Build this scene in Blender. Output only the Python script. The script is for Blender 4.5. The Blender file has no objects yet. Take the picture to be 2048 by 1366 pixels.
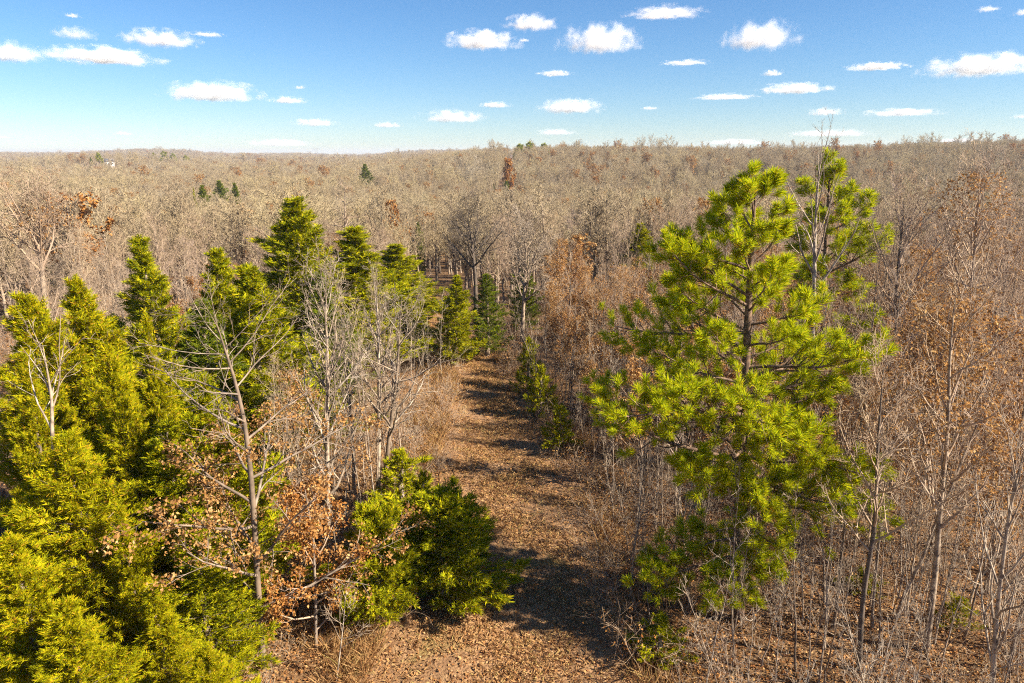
import bpy, math
import numpy as np
from math import radians, sin, cos, tan, atan, pi

# ------------------------------------------------------------------ camera, sky, sun, exposure
scene = bpy.context.scene
COL = scene.collection
CAM_H = 13.0
PITCH = radians(15.4)
FPX = 1364.0                      # focal length in pixels of the 2048 wide photograph
cam_d = bpy.data.cameras.new('camera'); cam_d.sensor_width = 36.0
cam_d.lens = 36.0 * FPX / 2048.0; cam_d.clip_start = 0.1; cam_d.clip_end = 120000.0
cam = bpy.data.objects.new('camera', cam_d); COL.objects.link(cam)
cam.location = (0, 0, CAM_H); cam.rotation_euler = (pi / 2 - PITCH, 0, 0)
scene.camera = cam

SUN_EL = radians(37.0)
SUN_AZ = radians(109.0)           # clockwise from the view direction (+Y): right and a little behind
world = bpy.data.worlds.new('World'); scene.world = world; world.use_nodes = True
wn = world.node_tree; wn.nodes.clear()
sky = wn.nodes.new('ShaderNodeTexSky'); sky.sky_type = 'NISHITA'; sky.sun_disc = False
sky.sun_elevation = SUN_EL; sky.sun_rotation = SUN_AZ
sky.air_density = 1.0; sky.dust_density = 0.0; sky.ozone_density = 8.0; sky.altitude = 0
bg = wn.nodes.new('ShaderNodeBackground'); bg.inputs['Strength'].default_value = 0.051
wo = wn.nodes.new('ShaderNodeOutputWorld')
hsv = wn.nodes.new('ShaderNodeHueSaturation'); hsv.inputs['Saturation'].default_value = 1.08
wn.links.new(sky.outputs[0], hsv.inputs['Color']); wn.links.new(hsv.outputs[0], bg.inputs[0]); wn.links.new(bg.outputs[0], wo.inputs[0])

sun_d = bpy.data.lights.new('sun', 'SUN'); sun_d.energy = 4.8; sun_d.angle = radians(0.5)
sun_d.color = (1.0, 0.90, 0.75)
sun = bpy.data.objects.new('sun', sun_d); COL.objects.link(sun)
sv = np.array([sin(SUN_AZ) * cos(SUN_EL), cos(SUN_AZ) * cos(SUN_EL), sin(SUN_EL)])
from mathutils import Vector
sun.rotation_euler = Vector(sv).to_track_quat('Z', 'Y').to_euler()
sun.location = (60, -30, 60)

vs = scene.view_settings
vs.view_transform = 'Standard'; vs.look = 'None'; vs.gamma = 1.0; vs.use_curve_mapping = False
vs.exposure = 1.55
scene.render.engine = 'CYCLES'
cy = scene.cycles
cy.max_bounces = 14; cy.diffuse_bounces = 4; cy.glossy_bounces = 1; cy.transmission_bounces = 2
cy.volume_bounces = 14; cy.transparent_max_bounces = 8
cy.use_denoising = False; cy.adaptive_threshold = 0.02
cy.volume_max_steps = 128
cy.filter_width = 1.1

# ------------------------------------------------------------------ geometry helpers
R = np.random.default_rng


def smooth(a, b, t):
    t = np.clip((t - a) / (b - a), 0, 1)
    return t * t * (3 - 2 * t)


def ground_z(x, y):
    x = np.asarray(x, float); y = np.asarray(y, float)
    d = np.hypot(x, y)
    z = 0.10 * np.sin(x * 0.35 + 1.0) * np.cos(y * 0.27) + 0.06 * np.sin(x * 0.9 + y * 0.6)
    z = z * (1 - smooth(40, 120, d))
    z = z - 8.0 * smooth(42, 150, y)
    ang = np.arctan2(x, np.maximum(y, 1e-3))
    # the near ridge: strong in the middle and on the right, fading out to the left
    side = smooth(-0.30, 0.02, ang)
    rid = smooth(190, 470, d) * side
    z = z + rid * (12.5 + 1.3 * np.sin(ang * 9 + 0.6) + 4.5 * smooth(0.3, 0.62, ang))
    z = z + 1.2 * np.sin(x * 0.013 + 0.4) * np.cos(y * 0.017) * smooth(120, 260, d)
    # far low plain and far ridge on the left
    far = smooth(900, 2600, d) * (1 - 0.6 * side)
    z = z + far * (9.0 + 8.0 * np.sin(ang * 14 + 2.0) + 4.0 * np.sin(ang * 37))
    z = z - 30 * smooth(3600, 7000, d)
    z = z + 11.0 * np.exp(-((x + 371.0) ** 2 + (y - 640.0) ** 2) / (2 * 48.0 ** 2))      # knoll with the white house
    return z


def ray(px, py):
    cx = (px - 1024.0) / FPX; cyy = (683.0 - py) / FPX
    # camera axes: forward (0,cosP,-sinP), up (0,sinP,cosP)
    return np.array([cx, cos(PITCH) + cyy * sin(PITCH), -sin(PITCH) + cyy * cos(PITCH)])


def at(px, py):
    """point of the ground that the photograph shows at this pixel"""
    d = ray(px, py); t = CAM_H / -d[2]
    for _ in range(30):
        p = d * t; t = (CAM_H - float(ground_z(p[0], p[1]))) / -d[2]
    p = d * t
    return np.array([p[0], p[1], float(ground_z(p[0], p[1]))])


def atY(px, py, Y):
    """point at distance Y along the pixel's ray"""
    d = ray(px, py); t = Y / d[1]
    return np.array([d[0] * t, Y, CAM_H + d[2] * t])


def nrm(v):
    return v / np.maximum(np.linalg.norm(v, axis=-1, keepdims=True), 1e-9)


class Geo:
    def __init__(self):
        self.v = []; self.t = []; self.q = []; self.n = 0

    def add(self, v, t=None, q=None):
        v = np.asarray(v, np.float32).reshape(-1, 3)
        if t is not None and len(t): self.t.append(np.asarray(t, np.int32).reshape(-1, 3) + self.n)
        if q is not None and len(q): self.q.append(np.asarray(q, np.int32).reshape(-1, 4) + self.n)
        self.v.append(v); self.n += len(v)

    def tubes(self, P, Rr, s=3, seed=0):
        """P (B,n,3) polylines, Rr (B,n) radii"""
        P = np.asarray(P, float); Rr = np.asarray(Rr, float)
        if len(P) == 0: return
        B, n, _ = P.shape
        T = np.empty_like(P)
        T[:, 1:-1] = P[:, 2:] - P[:, :-2] if n > 2 else T[:, 1:-1]
        T[:, 0] = P[:, 1] - P[:, 0]; T[:, -1] = P[:, -1] - P[:, -2]
        T = nrm(T)
        ref = np.where(np.abs(T[:, :1, 2:3]) > 0.9, np.array([1.0, 0, 0]), np.array([0, 0, 1.0]))
        ref = np.broadcast_to(ref, T.shape)
        U = nrm(np.cross(T, ref)); V = np.cross(T, U)
        a = np.arange(s) * 2 * pi / s
        ring = P[:, :, None, :] + Rr[:, :, None, None] * (U[:, :, None, :] * np.cos(a)[None, None, :, None] + V[:, :, None, :] * np.sin(a)[None, None, :, None])
        idx = np.arange(B * n * s).reshape(B, n, s)
        q = np.stack([idx[:, :-1, :], np.roll(idx, -1, 2)[:, :-1, :], np.roll(idx, -1, 2)[:, 1:, :], idx[:, 1:, :]], -1)
        self.add(ring.reshape(-1, 3), q=q.reshape(-1, 4))

    def mesh(self, name, mat, smooth_shade=True):
        me = bpy.data.meshes.new(name)
        v = np.concatenate(self.v) if self.v else np.zeros((0, 3), np.float32)
        t = np.concatenate(self.t) if self.t else np.zeros((0, 3), np.int32)
        q = np.concatenate(self.q) if self.q else np.zeros((0, 4), np.int32)
        me.vertices.add(len(v)); me.vertices.foreach_set('co', v.ravel())
        loops = np.concatenate([t.ravel(), q.ravel()]).astype(np.int32)
        me.loops.add(len(loops)); me.loops.foreach_set('vertex_index', loops)
        npoly = len(t) + len(q)
        me.polygons.add(npoly)
        starts = np.concatenate([np.arange(len(t)) * 3, len(t) * 3 + np.arange(len(q)) * 4]).astype(np.int32)
        me.polygons.foreach_set('loop_start', starts)
        if smooth_shade: me.polygons.foreach_set('use_smooth', np.ones(npoly, bool))
        me.materials.append(mat)
        me.update(calc_edges=True)
        return me


def link(name, me, parent=None, loc=None):
    o = bpy.data.objects.new(name, me); COL.objects.link(o)
    if parent is not None: o.parent = parent
    if loc is not None: o.location = loc
    return o


def tag(o, label=None, cat=None, group=None, kind=None):
    if label: o['label'] = label
    if cat: o['category'] = cat
    if group: o['group'] = group
    if kind: o['kind'] = kind
    return o


def thing(name, label, cat, loc, rz=0.0, scale=(1, 1, 1), group=None, tilt=(0, 0)):
    o = bpy.data.objects.new(name, None); COL.objects.link(o)
    o.empty_display_size = 0.3
    o.location = [float(c) for c in loc]; o.rotation_euler = (tilt[0], tilt[1], rz); o.scale = scale
    return tag(o, label, cat, group)


def place(kit, name, label, cat, loc, rz=0.0, scale=(1, 1, 1), group=None, tilt=(0, 0)):
    """kit: list of (part name, mesh)"""
    o = thing(name, label, cat, loc, rz, scale, group, tilt)
    for pn, me in kit: link(pn, me, o)
    return o


# ------------------------------------------------------------------ materials
def new_mat(name):
    m = bpy.data.materials.new(name); m.use_nodes = True
    nt = m.node_tree; nt.nodes.clear()
    out = nt.nodes.new('ShaderNodeOutputMaterial')
    return m, nt, out


def ramp(nt, fac, cols):
    r = nt.nodes.new('ShaderNodeValToRGB')
    els = r.color_ramp.elements
    while len(els) < len(cols): els.new(0.5)
    for i, (p, c) in enumerate(cols):
        els[i].position = p; els[i].color = (*c, 1)
    nt.links.new(fac, r.inputs[0])
    return r.outputs[0]


def noise(nt, scale, detail=3, coord='Object', dist=0.0):
    tc = nt.nodes.new('ShaderNodeTexCoord'); n = nt.nodes.new('ShaderNodeTexNoise')
    n.inputs['Scale'].default_value = scale; n.inputs['Detail'].default_value = detail
    n.inputs['Distortion'].default_value = dist
    if coord == 'World':
        g = nt.nodes.new('ShaderNodeNewGeometry'); nt.links.new(g.outputs['Position'], n.inputs['Vector'])
    else:
        nt.links.new(tc.outputs[coord], n.inputs['Vector'])
    return n.outputs[0]


def mixc(nt, fac, a, b, mode='MIX'):
    m = nt.nodes.new('ShaderNodeMix'); m.data_type = 'RGBA'; m.blend_type = mode
    if isinstance(fac, (int, float)): m.inputs[0].default_value = fac
    else: nt.links.new(fac, m.inputs[0])
    for i, c in ((6, a), (7, b)):
        if isinstance(c, tuple): m.inputs[i].default_value = (*c, 1)
        else: nt.links.new(c, m.inputs[i])
    return m.outputs[2]


def obj_random(nt):
    return nt.nodes.new('ShaderNodeObjectInfo').outputs['Random']


def isl_random(nt):
    return nt.nodes.new('ShaderNodeNewGeometry').outputs['Random Per Island']


def bark_mat(name, cols, nscale=3.0, dark=(0.09, 0.07, 0.05), amount=0.5, stands=None):
    m, nt, out = new_mat(name)
    c = ramp(nt, obj_random(nt), cols)
    if stands:                                   # patches of different kinds of tree, some tens of metres across
        oi = nt.nodes.new('ShaderNodeObjectInfo'); n0 = nt.nodes.new('ShaderNodeTexNoise')
        n0.inputs['Scale'].default_value = 0.018; n0.inputs['Detail'].default_value = 2
        nt.links.new(oi.outputs['Location'], n0.inputs['Vector'])
        c = mixc(nt, 0.6, c, ramp(nt, n0.outputs[0], stands))
    n = noise(nt, nscale, 5)
    f = ramp(nt, n, [(0.45, (0, 0, 0)), (0.58, (amount,) * 3)])
    c = mixc(nt, f, c, dark)
    b = nt.nodes.new('ShaderNodeBsdfPrincipled')
    nt.links.new(c, b.inputs['Base Color']); b.inputs['Roughness'].default_value = 0.85
    b.inputs['Specular IOR Level'].default_value = 0.2
    nt.links.new(b.outputs[0], out.inputs[0])
    return m


def leaf_mat(name, cols, transl=0.35, tint=(1, 1, 1), per_obj=None, per_obj_amt=0.4):
    m, nt, out = new_mat(name)
    c = ramp(nt, isl_random(nt), cols)
    if per_obj:
        c2 = ramp(nt, obj_random(nt), per_obj)
        c = mixc(nt, per_obj_amt, c, c2)
    d = nt.nodes.new('ShaderNodeBsdfDiffuse'); t = nt.nodes.new('ShaderNodeBsdfTranslucent')
    nt.links.new(c, d.inputs[0]); nt.links.new(c, t.inputs[0])
    mx = nt.nodes.new('ShaderNodeMixShader'); mx.inputs[0].default_value = transl
    nt.links.new(d.outputs[0], mx.inputs[1]); nt.links.new(t.outputs[0], mx.inputs[2])
    nt.links.new(mx.outputs[0], out.inputs[0])
    return m


M = {}
M['bark_pale'] = bark_mat('bark_pale', [(0.0, (0.32, 0.24, 0.165)), (0.5, (0.40, 0.31, 0.22)), (1.0, (0.46, 0.38, 0.29))], 5.0, (0.14, 0.10, 0.075), 0.8)
M['bark_grey'] = bark_mat('bark_grey', [(0.0, (0.22, 0.16, 0.11)), (0.35, (0.32, 0.24, 0.17)), (0.7, (0.27, 0.21, 0.16)), (1.0, (0.38, 0.30, 0.21))], 3.0, (0.08, 0.06, 0.045), 0.6)
M['bark_dark'] = bark_mat('bark_dark', [(0.0, (0.11, 0.085, 0.065)), (1.0, (0.17, 0.13, 0.10))], 5.0, (0.05, 0.04, 0.03), 0.5)
M['twig'] = bark_mat('twig', [(0.0, (0.34, 0.23, 0.14)), (0.25, (0.45, 0.33, 0.22)), (0.5, (0.39, 0.28, 0.20)), (0.75, (0.48, 0.36, 0.23)), (1.0, (0.41, 0.31, 0.25))], 1.2, (0.24, 0.16, 0.10), 0.5)
M['twig_far'] = bark_mat('twig_far', [(0.0, (0.30, 0.21, 0.115)), (0.25, (0.42, 0.315, 0.17)), (0.5, (0.35, 0.265, 0.165)), (0.75, (0.44, 0.34, 0.18)), (1.0, (0.36, 0.285, 0.20))], 0.8, (0.24, 0.175, 0.10), 0.45, [(0.3, (0.42, 0.37, 0.29)), (0.42, (0.50, 0.41, 0.22)), (0.52, (0.32, 0.25, 0.175)), (0.6, (0.45, 0.36, 0.21)), (0.7, (0.53, 0.46, 0.34))])
M['pine_bark'] = bark_mat('pine_bark', [(0.0, (0.20, 0.125, 0.08)), (1.0, (0.25, 0.165, 0.11))], 9.0, (0.07, 0.047, 0.036), 0.8)
M['needle'] = leaf_mat('pine_needle', [(0.0, (0.20, 0.29, 0.014)), (0.3, (0.42, 0.48, 0.012)), (0.75, (0.58, 0.59, 0.012)), (0.92, (0.64, 0.54, 0.015)), (1.0, (0.64, 0.42, 0.02))], 0.5)
M['needle_old'] = leaf_mat('old_pine_needle', [(0.0, (0.34, 0.20, 0.015)), (1.0, (0.46, 0.30, 0.03))], 0.35)
CEDC = [(0.0, (0.12, 0.155, 0.006)), (0.4, (0.26, 0.275, 0.007)), (0.75, (0.40, 0.37, 0.008)), (1.0, (0.50, 0.37, 0.012))]
M['cedar'] = leaf_mat('cedar_spray', CEDC, 0.25)
M['cedar_gold'] = leaf_mat('golden_cedar_spray', [(0.0, (0.17, 0.19, 0.006)), (0.4, (0.33, 0.325, 0.007)), (0.75, (0.47, 0.41, 0.008)), (0.93, (0.55, 0.40, 0.010)), (1.0, (0.50, 0.24, 0.03))], 0.35)
M['cedar_dark'] = leaf_mat('dark_cedar_spray', [(0.0, (0.06, 0.095, 0.010)), (0.5, (0.13, 0.165, 0.012)), (1.0, (0.24, 0.24, 0.012))], 0.25)
M['leaf_tan'] = leaf_mat('tan_leaf', [(0.0, (0.22, 0.10, 0.035)), (0.4, (0.38, 0.19, 0.06)), (0.8, (0.50, 0.28, 0.10)), (1.0, (0.60, 0.40, 0.18))], 0.35)
M['leaf_rust'] = leaf_mat('rust_leaf', [(0.0, (0.18, 0.065, 0.02)), (0.4, (0.36, 0.155, 0.04)), (0.8, (0.50, 0.24, 0.07)), (1.0, (0.58, 0.36, 0.14))], 0.3)
M['leaf_brown'] = leaf_mat('brown_leaf', [(0.0, (0.17, 0.07, 0.028)), (0.4, (0.30, 0.14, 0.05)), (0.75, (0.42, 0.21, 0.07)), (1.0, (0.55, 0.35, 0.15))], 0.35)
M['litter'] = leaf_mat('fallen_leaf', [(0.0, (0.11, 0.045, 0.022)), (0.35, (0.26, 0.115, 0.043)), (0.65, (0.40, 0.195, 0.07)), (0.9, (0.52, 0.29, 0.12)), (1.0, (0.64, 0.45, 0.25))], 0.15)
M['straw'] = leaf_mat('dry_grass_blade', [(0.0, (0.26, 0.13, 0.055)), (0.5, (0.42, 0.24, 0.10)), (0.88, (0.52, 0.34, 0.15)), (1.0, (0.36, 0.29, 0.09))], 0.3)


def ground_mat(name, cols, green=0.0):
    m, nt, out = new_mat(name)
    n1 = noise(nt, 9.0, 6, 'World'); n2 = noise(nt, 0.35, 3, 'World', 0.5)
    c = ramp(nt, n1, cols)
    f = ramp(nt, n2, [(0.4, (0, 0, 0)), (0.65, (0.55,) * 3)])
    c = mixc(nt, f, c, (0.13, 0.075, 0.04))
    if green:
        n3 = noise(nt, 0.6, 4, 'World', 1.0)
        f3 = ramp(nt, n3, [(0.58, (0, 0, 0)), (0.72, (green,) * 3)])
        c = mixc(nt, f3, c, (0.16, 0.15, 0.03))
    b = nt.nodes.new('ShaderNodeBsdfPrincipled'); nt.links.new(c, b.inputs['Base Color'])
    b.inputs['Roughness'].default_value = 0.95; b.inputs['Specular IOR Level'].default_value = 0.1
    bp = nt.nodes.new('ShaderNodeBump'); bp.inputs['Strength'].default_value = 0.8; bp.inputs['Distance'].default_value = 0.08
    nt.links.new(noise(nt, 14.0, 4, 'World'), bp.inputs['Height']); nt.links.new(bp.outputs[0], b.inputs['Normal'])
    nt.links.new(b.outputs[0], out.inputs[0])
    return m


M['ground'] = ground_mat('leaf_litter_ground', [(0.25, (0.09, 0.05, 0.028)), (0.5, (0.19, 0.11, 0.055)), (0.7, (0.31, 0.19, 0.09))])
M['track'] = ground_mat('track_ground', [(0.25, (0.17, 0.09, 0.048)), (0.5, (0.30, 0.17, 0.085)), (0.72, (0.43, 0.27, 0.135))], 0.5)

# ------------------------------------------------------------------ ground and track
def graded(lo, hi, near, step0, growth):
    a = [0.0]; s = step0
    while a[-1] < max(abs(lo), abs(hi)):
        if a[-1] > near: s *= growth
        a.append(a[-1] + s)
    return np.array(a)


gx = graded(0, 7000, 45, 1.0, 1.10); gx = np.concatenate([-gx[:0:-1], gx])
gyp = graded(0, 7000, 90, 1.0, 1.07); gyn = graded(0, 7000, 20, 1.5, 1.3)
gy = np.concatenate([-gyn[:0:-1], gyp])
XX, YY = np.meshgrid(gx, gy, indexing='ij')
ZZ = ground_z(XX, YY)
g = Geo(); idx = np.arange(XX.size).reshape(XX.shape)
g.add(np.stack([XX, YY, ZZ], -1).reshape(-1, 3), q=np.stack([idx[:-1, :-1], idx[1:, :-1], idx[1:, 1:], idx[:-1, 1:]], -1).reshape(-1, 4))
tag(link('ground', g.mesh('ground', M['ground'])), 'forest floor covered in brown fallen leaves', kind='structure')
GROUND_EXT = (gx[0], gx[-1], gy[0], gy[-1])

# track: centre line and half widths, from where the photograph shows it
TRK = [(1005, 1500, 300), (1000, 1366, 290), (1005, 1250, 240), (1015, 1150, 200), (1020, 1050, 172), (1015, 950, 150),
       (1000, 870, 118), (985, 800, 85), (965, 745, 50), (915, 690, 38), (872, 640, 22), (855, 605, 15), (853, 575, 13)]
trk_c = np.array([at(p[0], p[1])[:2] for p in TRK]); trk_w = np.array([0.5 * abs(at(p[0] + p[2], p[1])[0] - at(p[0] - p[2], p[1])[0]) for p in TRK])
trk_w = np.maximum(trk_w, 1.6)
EXTRA = np.array([[-16.5, 92.0], [-20, 125], [-18, 160], [-12, 200], [-4, 250], [-1, 330]])
trk_c = np.concatenate([[[trk_c[0, 0], 4.0]], trk_c, EXTRA]); trk_w = np.concatenate([[3.8], trk_w, np.full(len(EXTRA), 1.7)])


def track_at(y):
    return np.interp(y, trk_c[:, 1], trk_c[:, 0]), np.interp(y, trk_c[:, 1], trk_w)


def off_track(x, y):
    """signed metres outside the track's edge (negative inside)"""
    c, w = track_at(np.asarray(y)); return np.abs(np.asarray(x) - c) - w


ys = np.arange(4, 330, 0.8); c, w = track_at(ys)
k = 11; ker = np.ones(k) / k
c = np.convolve(np.pad(c, k // 2, 'edge'), ker, 'valid'); w = np.convolve(np.pad(w, k // 2, 'edge'), ker, 'valid')
rg = R(5)
nu = 13; u = np.linspace(-1, 1, nu)
wl = w + 0.35 * np.sin(ys * 1.3) * np.sin(ys * 0.37 + 1) + rg.normal(0, 0.12, len(ys)); wr = w + 0.35 * np.sin(ys * 1.1 + 2) * np.cos(ys * 0.31) + rg.normal(0, 0.12, len(ys))
X = c[:, None] + np.where(u[None] < 0, u[None] * wl[:, None], u[None] * wr[:, None]); Y = np.broadcast_to(ys[:, None], X.shape)
# sits just above the ground sheet's own triangles
def sheet_z(x, y):
    i = np.clip(np.searchsorted(gx, x) - 1, 0, len(gx) - 2); j = np.clip(np.searchsorted(gy, y) - 1, 0, len(gy) - 2)
    fx = (x - gx[i]) / (gx[i + 1] - gx[i]); fy = (y - gy[j]) / (gy[j + 1] - gy[j])
    return (ZZ[i, j] * (1 - fx) * (1 - fy) + ZZ[i + 1, j] * fx * (1 - fy) + ZZ[i, j + 1] * (1 - fx) * fy + ZZ[i + 1, j + 1] * fx * fy)
Zt = sheet_z(X, Y) + 0.03
g = Geo(); idx = np.arange(X.size).reshape(X.shape)
g.add(np.stack([X, Y, Zt], -1).reshape(-1, 3), q=np.stack([idx[:-1, :-1], idx[:-1, 1:], idx[1:, 1:], idx[1:, :-1]], -1).reshape(-1, 4))
tag(link('track', g.mesh('track', M['track'])), 'mown grassy woodland track strewn with brown leaves', kind='structure')

# ------------------------------------------------------------------ plant generators
UP = np.array([0, 0, 1.0])


def interp_poly(P, t):
    """P (B,n,3), t (B,m) -> pos, tangent (B,m,3)"""
    B, n, _ = P.shape
    f = np.clip(t, 0, 0.9999) * (n - 1); i = f.astype(int); fr = (f - i)[..., None]
    b = np.arange(B)[:, None]
    a = P[b, i]; c = P[b, i + 1]
    return a + (c - a) * fr, nrm(c - a)


def grow(P, Rr, m, t0, t1, ang, angsd, length, npts, up, jit, rng, r_k=0.6, tip=0.35, rmin=0.004, gold=True):
    """children of polylines; length: f(t (B,m), parent length (B,1)) -> (B,m)"""
    B = len(P)
    t = np.sort(t0 + (t1 - t0) * (np.arange(m)[None] + rng.random((B, m))) / m, axis=1)
    p, T = interp_poly(P, t)
    n = Rr.shape[1]; f = np.clip(t, 0, .9999) * (n - 1); i = f.astype(int); fr = f - i
    b = np.arange(B)[:, None]; r = Rr[b, i] * (1 - fr) + Rr[b, i + 1] * fr
    ref = np.where(np.abs(T[..., 2:3]) > 0.9, np.array([1.0, 0, 0]), UP)
    U = nrm(np.cross(T, ref)); V = np.cross(T, U)
    ph = rng.random((B, 1)) * 6.28 + np.arange(m)[None] * 2.4 + rng.normal(0, 0.5, (B, m))
    a = rng.normal(ang, angsd, (B, m))
    d = np.cos(a)[..., None] * T + np.sin(a)[..., None] * (np.cos(ph)[..., None] * U + np.sin(ph)[..., None] * V)
    PL = np.linalg.norm(np.diff(P, axis=1), axis=2).sum(1)[:, None]
    L = length(t, PL) * (0.75 + 0.5 * rng.random((B, m)))
    p = p.reshape(-1, 3); d = nrm(d.reshape(-1, 3)); L = L.reshape(-1); r = r.reshape(-1)
    pts = [p]; step = (L / (npts - 1))[:, None]
    for k in range(npts - 1):
        d = nrm(d + up * UP + rng.normal(0, jit, d.shape)); pts.append(pts[-1] + d * step)
    C = np.stack(pts, 1)
    r0 = np.maximum(r * r_k, rmin)
    CR = r0[:, None] * np.linspace(1, tip, npts)[None]
    return C, np.maximum(CR, rmin * 0.7)


def leaves_at(geo, P, size, rng, droop=0.4):
    """small folded leaves (4 triangles' worth of two quads) at points P"""
    N = len(P)
    d = nrm(rng.normal(0, 1, (N, 3)) + np.array([0, 0, -droop])); s = nrm(np.cross(d, rng.normal(0, 1, (N, 3)))); nn = np.cross(d, s)
    L = size * (0.7 + 0.6 * rng.random(N))[:, None]; Wd = L * 0.32
    v = np.stack([P, P + d * L * .5 + s * Wd + nn * L * .12, P + d * L, P + d * L * .5 - s * Wd + nn * L * .12], 1)
    i = np.arange(N)[:, None] * 4
    geo.add(v.reshape(-1, 3), t=np.concatenate([i + [0, 1, 2], i + [0, 2, 3]], 1).reshape(-1, 3))


def trunk_line(h, rng, n=12, wob=0.03, lean=0.04, r0=0.09, tip=0.12, base=None):
    z = np.linspace(0, h, n); d = rng.normal(0, lean, 2)
    w = np.cumsum(rng.normal(0, wob, (n, 2)), 0); w -= w[0]
    P = np.stack([z * d[0] + w[:, 0], z * d[1] + w[:, 1], z], 1)
    Rr = r0 * (1 - (1 - tip) * (z / h) ** 0.9); Rr[0] *= 1.25
    return P, Rr


def bare_kit(name, seed, h=9.0, r0=0.075, limbs=20, t0=0.3, ang=0.75, limb_len=0.33, tw1=8, tw2=5, tw3=2, up=0.12, leaf=None, nleaf=0, leaf_t=(0, 1),
             leaf_size=0.13, bark='bark_grey', twig='twig', trunk=None, wob=0.03, split_limbs=False, rmin=0.007, zmax_leaf=1.0, taperlen=0.6, tw1_len=0.42, tw2_len=0.45, jit=.12):
    """parts of a leafless tree: trunk, limbs/branches, leaves that hang on"""
    rng = R(seed)
    if trunk is None: TP, TR = trunk_line(h, rng, r0=r0, wob=wob)
    else: TP, TR = trunk
    H = TP[-1, 2]
    gt = Geo(); gt.tubes(TP[None], TR[None], 7)
    P0, R0 = TP[None], TR[None]
    L1, r1 = grow(P0, R0, limbs, t0, 0.98, ang, 0.18, lambda t, pl: limb_len * H * (1 - taperlen * (t - t0) / (1 - t0)), 7, up, jit * .75, rng, 0.62, 0.25, rmin * 1.3)
    L2, r2 = grow(L1, r1, tw1, 0.15, 1.0, 0.7, 0.2, lambda t, pl: pl * tw1_len * (1 - 0.5 * t), 5, up * .6, jit, rng, 0.65, 0.4, rmin)
    L3, r3 = grow(L2, r2, tw2, 0.15, 1.0, 0.7, 0.25, lambda t, pl: np.maximum(pl * tw2_len * (1 - .4 * t), 0.18), 3, up * .4, jit * 1.2, rng, 0.7, 0.5, rmin * .8)
    sets = [(L1, r1, 5), (L2, r2, 3), (L3, r3, 3)]
    tips = L3
    if tw3:
        L4, r4 = grow(L3, r3, tw3, 0.3, 1.0, 0.65, 0.25, lambda t, pl: np.maximum(pl * 0.55, 0.15), 2, 0, 0.1, rng, 0.75, 0.6, rmin * .7)
        sets.append((L4, r4, 3)); tips = L4
    kit = [('trunk', gt.mesh(name + '_trunk', M[bark]))]
    if split_limbs:
        for i in range(limbs):
            gl = Geo()
            for (C, r, s) in sets:
                per = len(C) // limbs; gl.tubes(C[i * per:(i + 1) * per], r[i * per:(i + 1) * per], s)
            kit.append(('limb', gl.mesh(name + '_limb', M[twig])))
    else:
        gl = Geo()
        for (C, r, s) in sets: gl.tubes(C, r, s)
        kit.append(('crown', gl.mesh(name + '_crown', M[twig])))
    if leaf:
        g2 = Geo()
        cand = np.concatenate([L2[:, -1], L3[:, 1], L3[:, -1], tips[:, -1]])
        zz = cand[:, 2] / H
        cand = cand[(zz >= leaf_t[0]) & (zz <= leaf_t[1])]
        cl = cand[rng.integers(0, len(cand), max(nleaf // 3, 1))]
        pts = np.repeat(cl, 3, 0) + rng.normal(0, 0.07, (len(cl) * 3, 3))
        leaves_at(g2, pts, leaf_size, rng)
        kit.append(('leaves', g2.mesh(name + '_leaves', M[leaf], False)))
    return kit


def sprays(geo, P, D, L, rng, nl=9, wid=0.27):
    """feathery flat sprays: narrow triangular leaflets on both sides of a short axis"""
    N = len(P); D = nrm(D); S = nrm(np.cross(D, rng.normal(0, 1, (N, 3)))); Nn = np.cross(D, S)
    for k in range(nl):
        f = k / (nl - 1); side = (1 if k % 2 else -1) * (1 - 0.0 * f)
        if k == nl - 1: side = 0
        o = P + D * (L * f * .8)[:, None]
        dd = nrm(D * (0.75 + .5 * f) + S * side * 0.75 + Nn * rng.normal(0, .3, (N, 1)))
        ll = (L * (0.55 - 0.2 * f) * (0.75 + .5 * rng.random(N)))[:, None]
        q = nrm(np.cross(dd, Nn + 0.5 * rng.normal(0, 1, (N, 3))))
        wd = ll * wid * 0.5
        v = np.stack([o - q * wd, o + q * wd, o + dd * ll * 1.1], 1)
        i = np.arange(N)[:, None] * 3
        geo.add(v.reshape(-1, 3), t=i + [0, 1, 2])


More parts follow.
